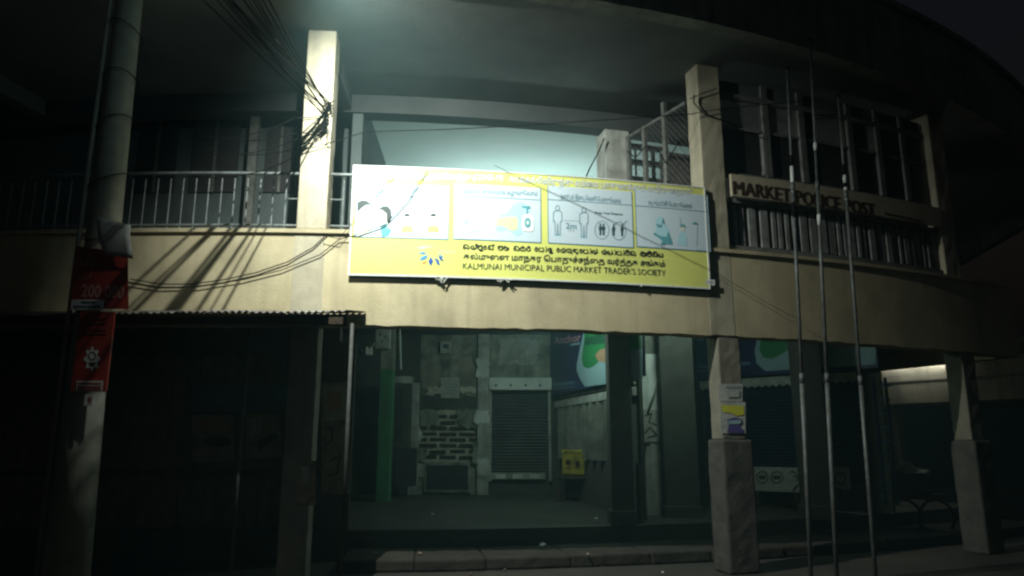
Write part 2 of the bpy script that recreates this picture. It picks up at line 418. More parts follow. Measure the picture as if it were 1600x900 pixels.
# roof slab: soffit, fascia, drop beams
vs, fs = [], []
N = 70
for i in range(N + 1):
    a = SL.ax(-14) + (SL.ax(12.5) - SL.ax(-14)) * i / N
    p = SL.pt(a, 0, 0); q = F.pt(SA0 + (SA1 + 10 - SA0) * i / N, -9, 0)
    vs += [(p.x, p.y, ZC), (p.x, p.y, ZC + .001), (q.x, q.y, ZC + .25), (q.x, q.y, ZC)]
for i in range(N):
    k = 4 * i
    fs += [(k, k + 4, k + 7, k + 3)]
    fs += [(k + 2, k + 6, k + 5, k + 1)]
MB().add(vs, fs).build('roof_soffit', 'soffit', bld)
sa0, sa1 = SL.ax(-14), SL.ax(12.5)
fas = gb('roof_fascia', SL, sa0, sa1, -0.22, 0.0, ZC - 0.03, ZC + 1.15, 'slab', bld, 90, jit=0.006, rnd=rr)
gb('fascia_lip', SL, sa0, sa1, -0.30, 0.06, ZC + 1.151, ZC + 1.25, 'slab', bld, 90)
p = SL.pt(sa1, 0, 0)
gb('roof_return', Plane((p.x, p.y), (p.x + .9, p.y + 5)), 0.0, 6, -0.22, -0.004, ZC - .03, ZC + 1.15, 'slab', bld)
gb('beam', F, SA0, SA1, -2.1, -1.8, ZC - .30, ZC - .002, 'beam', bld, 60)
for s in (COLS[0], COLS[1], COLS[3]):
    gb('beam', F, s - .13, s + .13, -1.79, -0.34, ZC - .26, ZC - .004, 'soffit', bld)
# pale ceiling bay behind the beam
x0 = F.ax(-2.35); x1 = F.ax(1.75)
gb('ceiling_bay', F, x0, F.ax(4.6), -6.6, -2.105, ZC - .03, ZC - .006, 'roomceil', bld, 30)
# rear wall and cross wall of the upper floor
gb('rear_wall', F, SA0, SA1, -6.9, -6.6, 4.1, ZC - .005, 'roomceil', bld, 40)
gb('cross_wall', Plane((-2.42, 10.75), (-2.62, 15.4)), 0, 4.6, -0.08, 0.08, 4.1, ZC - .008, 'roomwall', bld)
# inner wall of the left hand rooms
gb('room_wall', F, SA0, F.ax(-2.55), -2.6, -2.4, 4.1, ZC - .31, 'roomwall', bld, 30)
fl = FY(11.2)
for (u0, v0, u1, v1) in ((215, 175, 275, 300), (300, 175, 372, 300), (415, 180, 462, 300)):
    f_ = pxbox('window', F, u0, v0, u1, v1, -2.41, -2.36, 'darkgap', bld)
    pxbox('window_bar', F, (u0 + u1) / 2 - 2, v0, (u0 + u1) / 2 + 2, v1, -2.36, -2.34, 'frame', f_)
gb('post', F, F.px(389, 220, -2.0)[0], F.px(402, 220, -2.0)[0], -2.1, -2.0, 4.1, F.px(395, 174, -2.0)[1], 'frame', bld)
# inner pillar of the upper floor beside the mesh partition
gb('inner_pillar', F, F.px(946, 250, -1.8)[0], F.px(984, 250, -1.8)[0], -2.2, -1.79, 4.1, ZC - .301, 'greypaint', bld, 1, 0.012)

# ---- balcony railing (between the columns)
rail = thing('balcony_railing', 'grey pipe balcony railing with upright bars above the cream band', 'railing', F.pt(0, -.1, ZT))
me_b = MB().tube([(0, 0, 0.075), (0, 0, 0.76)], 0.009, 6).build('baluster', 'rail', rail)
mesh_bal = me_b.data; bpy.data.objects.remove(me_b)
for (s0, s1) in ((COLS[0] + .2, COLS[1] - .2), (COLS[1] + .2, COLS[2] - .2)):
    n = 24
    for z, r in ((5.02, .022), (4.325, .016)):
        MB().tube([F.pt(s0 + (s1 - s0) * i / n, -.12, z) for i in range(n + 1)], r, 8).build('rail', 'rail', rail, smooth=True)
    k = int((s1 - s0) / 0.165)
    for i in range(1, k):
        s = s0 + (s1 - s0) * i / k
        if s > 2.6 and s < 6.3: continue
        place(mesh_bal, 'baluster', F.pt(s, -.12, 4.262), rail)
    for e, d in ((s0, 1), (s1, -1)):
        MB().tube([F.pt(e, -.12, 4.68), F.pt(e + d * .155, -.12, 4.68)], .009, 6).build('tie_bar', 'rail', rail)

# ---- police post front
pp = thing('window_wall', 'dark window frames and fixed lights of the police post above the boarded rail', 'window', F.pt(9, -.1, ZT))
P0, P1 = COLS[2] + .2, COLS[3] - .2
gb('transom', F, P0, P1, -.16, -.08, 6.58, 6.66, 'frame', pp, 16)
gb('sill_rail', F, P0, P1, -.16, -.08, 5.36, 5.42, 'frame', pp, 16)
for (u, v) in ((1196, 205), (1252, 210), (1328, 225), (1372, 232), (1411, 240)):
    s = F.px(u, v, -.1)[0]
    gb('mullion', F, s - .055, s + .055, -.15, -.07, 5.42, 6.58, 'frame', pp, 1, .006)
    gb('mullion', F, s - .05, s + .05, -.15, -.075, 6.66, ZC - .122, 'frame', pp)
# top panels
ss = [P0] + [F.px(u, v, -.1)[0] for (u, v) in ((1196, 205), (1252, 210), (1328, 225), (1372, 232), (1411, 240))] + [P1]
for i in range(6):
    gb('top_panel', F, ss[i] + .055, ss[i + 1] - .055, -.13, -.11, 6.665, ZC - .125, 'roomwall', pp)
# wire mesh strips under the transom
for i in range(6):
    mbm = MB(); a0, a1 = ss[i] + .057, ss[i + 1] - .057
    k = 5
    for j in range(1, 14):
        z = 6.575 - j * .030
        mbm.tube([F.pt(a0, -.115, z), F.pt((a0 + a1) / 2, -.115, z - .004), F.pt(a1, -.115, z)], .0035, 4)
    for j in range(1, 16):
        a_ = a0 + (a1 - a0) * j / 16
        mbm.tube([F.pt(a_, -.112, 6.58), F.pt(a_, -.112, 6.15)], .003, 4)
    tag(mbm.build('wire_mesh', 'mesh', pp), kind='stuff')
    gb('lower_bar', F, a0, a1, -.14, -.09, 6.10, 6.145, 'frame', pp)
for i in range(6): gb('pane', F, ss[i] + .056, ss[i + 1] - .056, -.125, -.118, 5.425, 6.099 if i < 2 else 6.57, 'glass', pp)  # dark backing added so the window openings read unlit
# hinged casement standing ajar
cas = Plane(F.pt(ss[1] - .06, -.08, 0)[:2], (F.pt(ss[1] - .06, -.08, 0) + Vector((-.42, .34, 0)))[:2])
for (a0, a1, z0, z1) in ((0, .52, 5.45, 5.50), (0, .52, 6.04, 6.09), (0, .05, 5.5, 6.04), (.47, .52, 5.5, 6.04)):
    gb('casement_bar', cas, a0, a1, -.02, .02, z0, z1, 'frame', pp)
# room behind: rear wall with lit ventilator openings
bw = thing('police_room_wall', 'dim rear wall of the police room with barred lit ventilators', 'wall', F.pt(8, -2.3, 4.1))
v0, v1 = F.ax(2.05), F.ax(3.3)
gb('wall_panel', F, v1, SA1, -2.35, -2.2, 4.11, 6.60, 'darkwall', bw, 12)
gb('wall_panel', F, v0, v1, -2.35, -2.2, 4.11, 6.02, 'darkwall', bw, 4)
for z in (6.02, 6.33, 6.62): gb('ventilator_bar', F, v0, v1, -2.34, -2.22, z, z + .07, 'pillar', bw, 4)
for i in range(8):
    a_ = v0 + (v1 - v0) * i / 7
    gb('ventilator_post', F, a_ - (.03 if i % 3 == 0 else .008), a_ + (.03 if i % 3 == 0 else .008), -2.30, -2.25, 6.09, 6.60, 'pillar', bw)

# ---- mesh partition running inwards from the column beside the banner
pa = thing('mesh_partition', 'wire mesh partition with sloping looking top rail behind the banner', 'partition', F.pt(COLS[2], -1, 4.1))
q0, q1 = F.pt(6.66, -.36, 0), F.pt(F.px(980, 250, -1.8)[0], -1.79, 0)
PT = Plane(q0[:2], q1[:2])
L_ = PT.len
MB().tube([PT.pt(0, 0, 6.56), PT.pt(L_, 0, 6.56)], .03, 8).build('top_rail', 'frame', pa)
MB().tube([PT.pt(0, 0, 5.15), PT.pt(L_, 0, 5.15)], .025, 8).build('bottom_rail', 'frame', pa)
for k, f_ in enumerate((.34, .68, .97)):
    gb('post', PT, L_ * f_ - .035, L_ * f_ + .035, -.03, .03, 4.11, 6.58 if k != 0 else 6.78, 'frame', pa)
mbm = MB()
n = int(L_ / .09)
for i in range(n + 14):
    for sgn in (1, -1):
        a_ = (i - 13) * .09 if sgn > 0 else i * .09
        za, zb = 5.16, 6.55
        a_e = a_ + sgn * 1.15
        t0, t1 = 0, 1
        lo, hi = sorted((a_, a_e))
        if hi < 0.01 or lo > L_ - .01: continue
        def cl(t): return a_ + (a_e - a_) * t
        ts = sorted([(0 - a_) / (a_e - a_), (L_ - a_) / (a_e - a_)])
        t0, t1 = max(0, ts[0]), min(1, ts[1])
        if t1 - t0 < .03: continue
        mbm.tube([PT.pt(cl(t0), 0, za + (zb - za) * t0), PT.pt(cl(t1), 0, za + (zb - za) * t1)], .0028, 3, cap=False)
tag(mbm.build('wire_mesh', 'mesh', pa), kind='stuff')

# ---- sign board and boarded rail of the police post
sb = thing('police_post_sign', 'long cream board lettered MARKET POLICE POST in maroon capitals', 'sign', F.pt(9, .05, 5.0))
gb('board', F, F.px(1143, 290, .04)[0], P1 + .02, 0.0, .04, 5.02, 5.345, 'signcream', sb, 30)
text('lettering', 'MARKET POLICE POST', F, (1146, 303.5), (1366, 338), 21, 'maroon', sb, .043)
text('lettering', 'MARKET POLICE POST', F, (1147.3, 303.5), (1367.3, 338), 21, 'maroon', sb, .0435)
text('lettering', 'MARKET POLICE POST', F, (1148.6, 303.2), (1368.6, 337.7), 21, 'maroon', sb, .044)
shape('faded_lettering', F, [[(1382 + 6.5 * k, 331.5 + 1.42 * k), (1387 + 6.5 * k, 332.4 + 1.42 * k), (1387 + 6.5 * k, 336 + 1.42 * k), (1382 + 6.5 * k, 335 + 1.42 * k)] for k in range(9)], .043, 'maroon', sb)
shape('faded_lettering', F, [[(1400 + 6.5 * k, 344 + 1.42 * k), (1405 + 6.5 * k, 345 + 1.42 * k), (1405 + 6.5 * k, 348 + 1.42 * k), (1400 + 6.5 * k, 347 + 1.42 * k)] for k in range(5)], .043, 'maroon', sb)
br = thing('boarded_rail', 'balcony rail boarded with flaking grey upright slats under the sign', 'railing', F.pt(9, -.05, ZT))
gb('backing', F, P0, P1, -.16, -.11, 4.27, 5.0, 'darkgap', br, 20)
gb('rail', F, P0, P1, -.10, -.03, 4.955, 5.015, 'frame', br, 20)
gb('rail', F, P0, P1, -.10, -.03, 4.265, 4.325, 'frame', br, 20)
a = P0 + .13
rr = random.Random(11)
i = 0
while a < P1 - .08:
    w = rr.choice((.13, .07, .12, .06))
    gb('slat', F, a, a + w, -.105, -.075 + rr.uniform(-.008, .01), 4.33 + rr.uniform(0, .02), 4.95 - rr.uniform(0, .03), 'slat', br, 1, .008)
    a += w + rr.uniform(.035, .075); i += 1

# ================================================================== BANNER
BO = 0.05
ban = thing('banner', 'long yellow and white printed health notice banner hung on the balcony band', 'banner', F.pt(4.2, .1, 3.6))
A0, A1, BZ0, BZ1 = 1.89, 6.63, 3.668, 5.075
gb('vinyl_sheet', F, A0, A1, .03, BO, BZ0, BZ1, 'yellow', ban, 60)
for (z0, z1) in ((BZ0 - .022, BZ0 - .001), (BZ1 + .001, BZ1 + .016)):
    gb('frame_bar', F, A0 - .02, A1 + .02, .028, BO + .008, z0, z1, 'bwhite', ban, 60)
for (a0, a1) in ((A0 - .02, A0 - .001), (A1 + .001, A1 + .02)):
    gb('frame_bar', F, a0, a1, .028, BO + .008, BZ0 - .001, BZ1 + .001, 'bwhite', ban)
gb('backing_frame', F, A0 + .0, A1 + .05, .004, .026, BZ0 - .045, BZ1 - .12, 'darkgap', ban, 40)
b1 = BO + .003; b2 = BO + .005; b3 = BO + .007
PANZ = (4.10, 4.875)
pans = [(555, 701), (709, 845), (856, 988), (993, 1107)]
for (u0, u1) in pans:
    a0 = F.px(u0, 335, b1)[0]; a1 = F.px(u1, 335, b1)[0]
    z0 = F.px((u0 + u1) / 2, [372, 376, 383, 389][pans.index((u0, u1))], b1)[1]
    z1 = F.px((u0 + u1) / 2, [288, 290, 294.5, 300][pans.index((u0, u1))], b1)[1]
    zl = F.px((u0 + u1) / 2, [307, 309, 316, 326][pans.index((u0, u1))], b1)[1]
    pn = gb('printed_panel', F, a0, a1, BO + .001, b1, z0, z1, 'panel', ban, 14)
    for (p, q, r, s) in ((a0, a1, z0 - .006, z0 + .006), (a0, a1, zl - .005, zl + .005), (a0 - .004, a0 + .005, z0, z1), (a1 - .005, a1 + .004, z0, z1)):
        gb('panel_line', F, p, q, b1, b2, r, s, 'iline', pn, 14 if q - p > .1 else 1)
# heading (white letters with a dark outline behind them)
def heading(body, p0, p1, cap):
    text('lettering', body, F, (p0[0] - .5, p0[1] + .6), (p1[0] + .5, p1[1] + .6), cap, 'igrey', ban, b1, .045)
    text('lettering', body, F, p0, p1, cap, 'iwhite', ban, b2, .012)
heading('ெகாேரானா ைவரஸ் ெதாற்று (COVID-19)', (587, 280), (786, 282), 9)
heading('தாக்கத்திலிருந்து எம்ைம பாதுகாக்கும் வழிமுைறகள்', (796, 284), (1082, 304.5), 9.5)
text('lettering', 'முகக்கவசம் அணிேவாம்', F, (566, 302), (688, 302), 7, 'iline', ban, b2, .012)
text('lettering', 'ைககைள சுத்தமாக கழுவுேவாம்', F, (716, 302), (840, 306), 7, 'iline', ban, b2, .012)
text('lettering', 'நண்பர் இைடெவளி ேபணுேவாம்', F, (876, 310), (970, 317.5), 7, 'iline', ban, b2, .012)
text('lettering', 'தடுப்பூசி ேபாடுேவாம்', F, (1013, 320), (1081, 325.5), 7, 'iline', ban, b2, .012)
text('lettering', 'கல்முைன மாநகர ெபாதுச்சந்ைத வர்த்தக சங்கம்', F, (724, 404.5), (1039, 416.5), 8.5, 'iblack', ban, b2, .02)
text('lettering', "KALMUNAI MUNICIPAL PUBLIC MARKET TRADER'S SOCIETY", F, (723, 420), (1040, 431), 9.5, 'iblack', ban, b2, 0.0)
# Sinhala line drawn with strokes
def el(cx, cy, rx, ry, a0, a1, n=10): return [(cx + rx * math.cos(R_(a0 + (a1 - a0) * i / n)), cy + ry * math.sin(R_(a0 + (a1 - a0) * i / n))) for i in range(n + 1)]
SG = {
 'ka': (1.15, [el(.25, .28, .2, .22, 0, 360), el(.5, .45, .45, .5, 160, 20), el(.82, .28, .2, .24, 90, -200)]),
 'la': (.95, [el(.3, .45, .26, .26, -60, 250), el(.45, .4, .45, .4, 190, 350), el(.78, .62, .13, .3, -60, 120)]),
 'ma': (.9, [el(.22, .68, .16, .2, 0, 360), el(.45, .36, .4, .36, 150, 400), el(.66, .72, .16, .2, -90, 180)]),
 'na': (1.0, [el(.28, .3, .2, .24, 0, 360), el(.5, .45, .42, .48, 150, 10), el(.75, .3, .2, .28, 60, -130)]),
 'ha': (.9, [el(.2, .7, .14, .16, 0, 360), el(.42, .38, .38, .38, 140, 390), el(.62, .4, .14, .2, 0, 360)]),
 'ga': (.95, [el(.24, .36, .22, .34, 30, 330), el(.68, .36, .22, .36, -150, 150), el(.46, .8, .14, .12, 180, 0)]),
 'ra': (.7, [el(.35, .36, .3, .34, 60, 400), el(.4, .82, .18, .16, 200, -60)]),
 'pa': (.9, [el(.22, .4, .2, .38, 60, 300), el(.66, .4, .22, .4, -140, 120), [(.3, .06), (.55, .06)]]),
 'da': (.8, [el(.4, .42, .32, .38, 40, 330), el(.5, .4, .14, .14, 0, 360), el(.5, -.1, .2, .16, 90, -90)]),
 'va': (.9, [el(.3, .35, .25, .32, 20, 380), el(.58, .45, .26, .45, -90, 120), [(.3, .03), (.6, .0)]]),
 'lla': (1.0, [el(.3, .42, .26, .34, 0, 330), el(.66, .42, .24, .4, -110, 140), el(.7, -.1, .26, .14, 150, -40)]),
 'nda': (1.0, [el(.24, .5, .18, .3, 0, 330), el(.62, .42, .28, .38, 40, 330), el(.6, -.1, .2, .14, 100, -80)]),
 'ya': (1.0, [el(.22, .36, .18, .34, 30, 320), el(.55, .36, .2, .36, 180, 360), el(.82, .42, .12, .4, -60, 120)]),
 'sa': (1.1, [el(.22, .36, .2, .3, 0, 360), el(.6, .36, .24, .36, -150, 150), el(.92, .4, .12, .4, -100, 90), el(.5, .85, .3, .1, 180, 20)]),
 'ta': (.9, [el(.28, .36, .22, .3, 0, 360), el(.5, .42, .38, .5, 130, -60)]),
 'e': (.55, [el(.26, .36, .2, .32, 40, 360), el(.3, .7, .12, .14, -90, 160)]),
 'aa': (.45, [el(.16, .5, .22, .48, 80, -80)]),
 'vir': (0, [el(-.12, 1.0, .12, .12, -60, 200)]),
 'i': (0, [el(-.45, .92, .32, .2, 190, -10)]),
 'u': (0, [el(-.35, -.12, .28, .16, 160, 360)]),
 ' ': (.45, []),
}
line = 'ka la vir ma u e na vir _ ma ha _ na ga ra _ e pa aa da u _ e va lla nda e pa aa la _ va ya aa pa aa ra i ka _ sa ma i ta i ya'.split()
x = 0; sp = []
for g in line:
    g = ' ' if g == '_' else g
    w, st = SG[g]
    for s in st: sp.append([(x + p[0], p[1]) for p in s])
    x += w + (.1 if w else 0)
tot = x
q0 = F.px(723, 389, b2); q1 = F.px(1037, 402, b2); hh = F.px(723, 381.5, b2)[1] - q0[1]
mb = MB()
for s in sp:
    mapped = [((p[0] / tot) * (q1[0] - q0[0]), p[1] * hh) for p in s]
    for quad in stroke(mapped, .0125):
        mb.poly([F.pt(q0[0] + a_, b2, q0[1] + (q1[1] - q0[1]) * (a_ / (q1[0] - q0[0])) + z_) for a_, z_ in quad])
mb.build('lettering', 'iblack', ban)
# emblem of radiating arrows
ZZ = [([(505, 615), (525, 613), (548, 630), (530, 625)], 'iskyb'), ([(535, 605), (548, 606), (567, 625), (550, 621)], 'iskyb'), ([(560, 603), (570, 605), (587, 620), (572, 616)], 'iskyb'), ([(588, 604), (598, 606), (606, 618), (597, 614)], 'iskyb'),
      ([(508, 655), (540, 645), (572, 652), (545, 662)], 'iblue2'), ([(520, 705), (533, 682), (575, 665), (573, 682), (555, 699)], 'iblue2'), ([(600, 680), (616, 710), (598, 745), (581, 712)], 'iblue'), ([(624, 683), (655, 703), (663, 743), (640, 726)], 'iblue'), ([(648, 672), (676, 688), (692, 713), (666, 702)], 'iblue'), ([(654, 664), (680, 673), (686, 685), (668, 681)], 'iblue2')]
for pts, m_ in ZZ: shape('emblem_arrow', F, [[(540 + x_ * .2222, 250 + y_ * .2222) for x_, y_ in pts]], b2, m_, ban)
shape('emblem_dot', F, [[(659, 411), (665, 407), (667, 409), (661, 413)]], b2, 'iorange', ban)
shape('emblem_strip', F, [[(684, 391), (712, 391), (712, 397), (684, 397)]], b1, 'ilyellow', ban)
# panel 1: masked faces
shape('picture', F, [[(558, 332), (558, 316), (566, 312.5), (574, 314), (581, 320), (572, 320), (565, 325)]], b2, 'ihair', ban)
shape('picture', F, [[(558, 333), (566, 325), (573, 321), (583, 330), (586, 345), (580, 360), (566, 368), (558, 368)]], b2, 'iskin', ban)
shape('picture', F, [[(591, 327), (598, 322), (606, 322), (611, 328), (612, 338), (608, 350), (604, 344), (604, 334), (597, 328)]], b3, 'ihair', ban)
shape('picture', F, [[(591, 328), (598, 328), (604, 334), (605, 346), (601, 354), (594, 352), (590, 342)]], b2, 'iskin', ban)
shape('picture', F, [[(595, 352), (602, 349), (606, 356), (612, 359), (607, 368), (597, 370), (595, 362)]], b3, 'iteal', ban)
for cx in (636, 677):
    shape('picture', F, [ell(cx, 340, 4, 5)], b2, 'iskin', ban)
    shape('picture', F, [ell(cx, 338, 4.6, 4.6, 12, 180, 360)], b3, 'ihair', ban)
    shape('picture', F, [[(cx - 10, 363), (cx - 8, 354), (cx, 352), (cx + 8, 354), (cx + 10, 363)]], b2, 'yellow', ban)
shape('picture', F, stroke(ell(651, 339, 3, 4, 12, -120, 150), .8), b2, 'ilteal', ban)
# panel 2: hand washing
shape('picture', F, [[(774, 352), (776, 342), (782, 336), (790, 334), (797, 326), (804, 318), (814, 315), (824, 320), (829, 330), (818, 336), (812, 352), (817, 364), (808, 369), (801, 364), (792, 358), (782, 362), (775, 360)]], b2, 'iskyb', ban)
shape('picture', F, [[(776, 342), (790, 339), (806, 338), (810, 344), (809, 358), (801, 361), (792, 357), (785, 353), (775, 354)]], b3, 'ihand', ban)
shape('picture', F, [[(815, 340), (820, 334), (828, 335), (834, 340), (834, 360), (830, 362), (817, 361)]], b3, 'iwhite', ban)
shape('picture', F, [[(815, 321.5), (828, 322), (828, 326), (824.5, 326), (824.5, 333), (822.5, 333), (822.5, 325.5), (815, 323.5)]], BO + .009, 'iteal', ban)
shape('picture', F, [ell(824.5, 348, 5, 8)], BO + .009, 'iteal', ban)
shape('picture', F, [[(822, 347), (827, 347), (827, 349), (822, 349)], [(823.6, 344.5), (825.4, 344.5), (825.4, 351.5), (823.6, 351.5)]], BO + .011, 'iwhite', ban)
shape('picture', F, [[(728, 332), (730.5, 345), (733, 348), (725, 348), (727, 345)]] + stroke([(721, 349), (734, 349)], .8) + stroke([(719, 354), (735, 353)], .8) + stroke([(720, 359), (734, 359)], .8) + stroke([(722, 365), (740, 362), (757, 357)], .8), b2, 'ilteal', ban)
# panel 3: distance figures
def person(cx, cy, s):
    return [(cx - 7 * s, cy - 19 * s), (cx - 4 * s, cy - 22 * s), (cx + 4 * s, cy - 22 * s), (cx + 7 * s, cy - 19 * s), (cx + 7 * s, cy - 4 * s), (cx + 4.5 * s, cy - 4 * s), (cx + 4 * s, cy + 18 * s), (cx + .6 * s, cy + 18 * s), (cx, cy), (cx - .6 * s, cy + 18 * s), (cx - 4 * s, cy + 18 * s), (cx - 4.5 * s, cy - 4 * s), (cx - 7 * s, cy - 4 * s)]
for cx, cy in ((871.3, 350), (912.3, 353)):
    shape('picture', F, stroke(person(cx, cy, .94), 1.2, True) + stroke(ell(cx, cy - 25, 3.2, 3.8, 12), 1.1, True), b2, 'iline', ban)
    shape('picture', F, [ell(cx, cy + 17.5, 7, 1.5)], b1 + .001, 'ilteal', ban)
text('lettering', '2m', F, (884, 357), (901, 358), 9, 'iline', ban, b2, .02)
shape('picture', F, stroke([(881, 344.5), (904, 345.5)], .7) + stroke([(888, 360.3), (898, 361)], .8), b2, 'igrey', ban)
text('lettering', 'Keep Your Distance', F, (930, 333.5), (973, 336.5), 3.2, 'idark', ban, b2, .03)
for cx, cy in ((940.5, 359.5), (967, 361)):
    shape('picture', F, stroke(ell(cx, cy, 11, 14, 24), .9, True), b2, 'iline', ban)
def small(cx, cy): return [person(cx, cy, .36), ell(cx, cy - 10.2, 1.6, 1.9, 8)]
for pr in (((938, 361), (943, 361.2)), ((959, 362), (972, 362.6))):
    shape('picture', F, small(*pr[0]) + small(*pr[1]), b2, 'idark', ban)
shape('picture', F, stroke([(969, 346), (973, 351), (979.5, 345)], 1.4), b2, 'iline', ban)
# panel 4: vaccination scene
shape('picture', F, [[(1022, 363), (1027, 366), (1033, 369), (1041, 370), (1044, 362), (1048, 372), (1051, 382), (1040, 381), (1030, 372), (1021, 366)]], b3, 'iteal', ban)
shape('picture', F, [[(1024, 344), (1030, 338), (1036, 340), (1040, 352), (1046, 362), (1046, 374), (1032, 376), (1022, 364), (1026, 356), (1024, 350)]], b2, 'ilteal', ban)
shape('picture', F, [[(1025, 349), (1031, 352), (1034, 349), (1032, 355), (1027, 354)], [(1036, 340), (1038, 350), (1034, 348)], [(1033, 379), (1037, 376), (1039, 382), (1032, 382)]], BO + .009, 'iteal', ban)
shape('picture', F, [[(1059, 383), (1060, 368), (1064, 362), (1069, 362), (1073, 369), (1073, 384)]], b2, 'ilteal', ban)
shape('picture', F, [ell(1066.5, 356, 4, 5)], b2, 'iskin', ban)
shape('picture', F, [ell(1066.5, 354.5, 4.6, 4.4, 12, 180, 360), ell(1086, 350, 4, 3, 10, 180, 380)], b3, 'iteal', ban)
shape('picture', F, stroke([(1000, 385), (1101, 391.5)], .7) + stroke([(1063, 340), (1063.5, 352)], .6) + stroke([(1090, 352), (1089, 384)], .5), b2, 'iline', ban)
shape('maker_label', F, [[(1103, 436), (1117, 437), (1117, 446), (1103, 445)]], b2, 'bwhite', ban)
shape('maker_label', F, stroke([(1106, 440.5), (1114, 441)], 1.2), b3, 'idark', ban)
# twisted tie knots of leftover rope along the lower edge
for (u, v, n, sz) in ((690, 436, 8, .7), (787, 438, 7, .75), (1003, 446, 3, .4)):
    a_, z_ = F.px(u, v, .05)
    mb = MB(); r2 = random.Random(u)
    for k in range(n):
        p = F.pt(a_ + r2.uniform(-.10, .10) * sz, .05, z_ + .02)
        pts = [p]
        for j in range(3):
            p = p + Vector((r2.uniform(-.05, .05), r2.uniform(-.02, .01), r2.uniform(-.05, .015))) * sz; pts.append(p)
        mb.tube(pts, .009, 5)
    kn = mb.build('rope_knot', 'paper', ban)

# ================================================================== CABLES
def sag(p, q, d, n=14):
    p, q = Vector(p), Vector(q)
    return [p.lerp(q, i / n) - Vector((0, 0, d * 4 * (i / n) * (1 - i / n))) for i in range(n + 1)]
def wire(label, pts, r=.008, grp=None):
    o = MB().tube(pts, r, 6).build('cable', 'cable', smooth=True)
    return tag(o, label, 'cable', grp)
def Fp(u, v, b): a_, z_ = F.px(u, v, b); return F.pt(a_, b, z_)
rr = random.Random(5)
K = Fp(514, 172, .05)
for i in range(16):
    k = K + Vector((rr.uniform(-.03, .03), 0, rr.uniform(-.14, .10)))
    t = Vector((-2.75 + rr.uniform(-.85, .45), 2.6, 6.0 + rr.uniform(-.35, .45)))
    wire('black service cable of the bundle slanting up from the column knot', sag(k, t, rr.uniform(.05, .3), 18), rr.uniform(.004, .0085), 'service cables from the column knot')
kn = MB(); rk = random.Random(9)
for i in range(16):
    p = K + Vector((rk.uniform(-.05, .03), -.01, rk.uniform(-.28, .12))); pts = [p]
    for j in range(5):
        p = p + Vector((rk.uniform(-.06, .05), rk.uniform(-.015, .0), rk.uniform(-.07, .04))); pts.append(p)
    kn.tube(pts, rk.uniform(.006, .011), 5)
tag(kn.build('cable_knot', 'cable'), 'tangle of black cable ends tied at the edge of the cream column', 'cable')
for (v0, v1, d) in ((182, 218, .05), (192, 245, .06), (198, 208, .03), (203, 232, .05), (178, 184, .02)):
    pts = sag(Fp(512, v0, .04), Fp(462, v1, .05), d, 8) + sag(Fp(462, v1, .05), Fp(300, v1 + rr.uniform(-10, 30), .05), .12, 8)[1:]
    wire('thin black cable crossing the cream column towards the dark balcony', pts, .006, 'cables crossing the column')
wire('cable drooping across the cream band from pole sign to banner, upper of the pair', [Fp(u, v, .025) for u, v in ((204, 436), (250, 444), (300, 444), (350, 437), (400, 426), (450, 409), (490, 386), (520, 357))], .007)
wire('cable drooping across the cream band from pole sign to banner, lower of the pair', [Fp(u, v, .03 if u < 535 else .075) for u, v in ((200, 441), (250, 449), (310, 448), (380, 437), (440, 422), (500, 398), (530, 374), (560, 366), (600, 352), (622, 330), (640, 310), (655, 284), (668, 268))], .006)
wire('cable end curling over the left corner of the banner', [Fp(u, v, .075) for u, v in ((505, 368), (530, 373), (552, 345), (575, 330), (588, 305), (608, 282), (620, 272))], .004)
wire('thin cable running diagonally across the face of the banner', [Fp(u, v, .072) for u, v in ((772, 258), (800, 272), (850, 295), (900, 318), (960, 347), (1000, 368), (1050, 392), (1110, 422), (1150, 445), (1200, 474), (1255, 503))], .003)
wire('thin cable strung from the cable knot to the chamfered column and flagpoles', [Fp(u, v, .06) for u, v in ((468, 236), (520, 222), (570, 206))] + [Fp(u, v, .06) for u, v in ((700, 202), (800, 197), (950, 187), (1080, 178), (1120, 171), (1200, 163), (1290, 154))], .006)
wire('thick cable loop hooked on the chamfered column head', [Fp(u, v, .05) for u, v in ((1085, 148), (1084, 160), (1092, 170), (1100, 178), (1118, 184), (1140, 192), (1160, 200))], .009)
wire('short cable over the chamfered column head', [Fp(u, v, .05) for u, v in ((1078, 155), (1095, 147), (1120, 138))], .007)
wire('green cable hanging in front of the lit ceiling bay', [F.pt(F.px(u, v, -1.7)[0], -1.7, F.px(u, v, -1.7)[1]) for u, v in ((944, 216), (934, 240), (922, 262), (912, 285), (905, 320))], .011)
wire('black cable draped on the mesh partition', [PT.pt(L_ * t, .06, z) for t, z in ((.05, 6.0), (.3, 5.75), (.42, 6.05), (.62, 6.2), (.8, 6.1), (.95, 6.3))], .009)

# ================================================================== UTILITY POLE AND ITS SIGNS
up = thing('utility_pole', 'tall grey concrete utility pole carrying red signs', 'pole', (-4.6, 8.0, 0))
mb = MB()
mb.tube([(-4.58, 8.0, 0), (-4.60, 8.0, 2), (-4.62, 8.0, 5), (-4.66, 8.0, 9.2)], .235, 20, .125)
mb.build('shaft', 'polecon', up, smooth=True)
for i in range(7):
    z = 3.9 + i * .62; r = .235 - .085 * z / 9.2 + .006
    MB().tube([Vector((-4.62 + r * math.cos(t), 8 + r * math.sin(t), z + .10 * math.sin(t * 1 + i) + .04 * i % .1)) for t in [2 * math.pi * k / 20 for k in range(21)]], .007, 5).build('wire_tie', 'cable', up)
MB().tube([(-4.83, 7.94, 9), (-4.81, 7.9, 6), (-4.80, 7.86, 3.5), (-4.79, 7.85, .3)], .025, 8).build('conduit', 'polecon', up, smooth=True)
SP = Plane((-4.86, 7.70), (-4.10, 7.70))
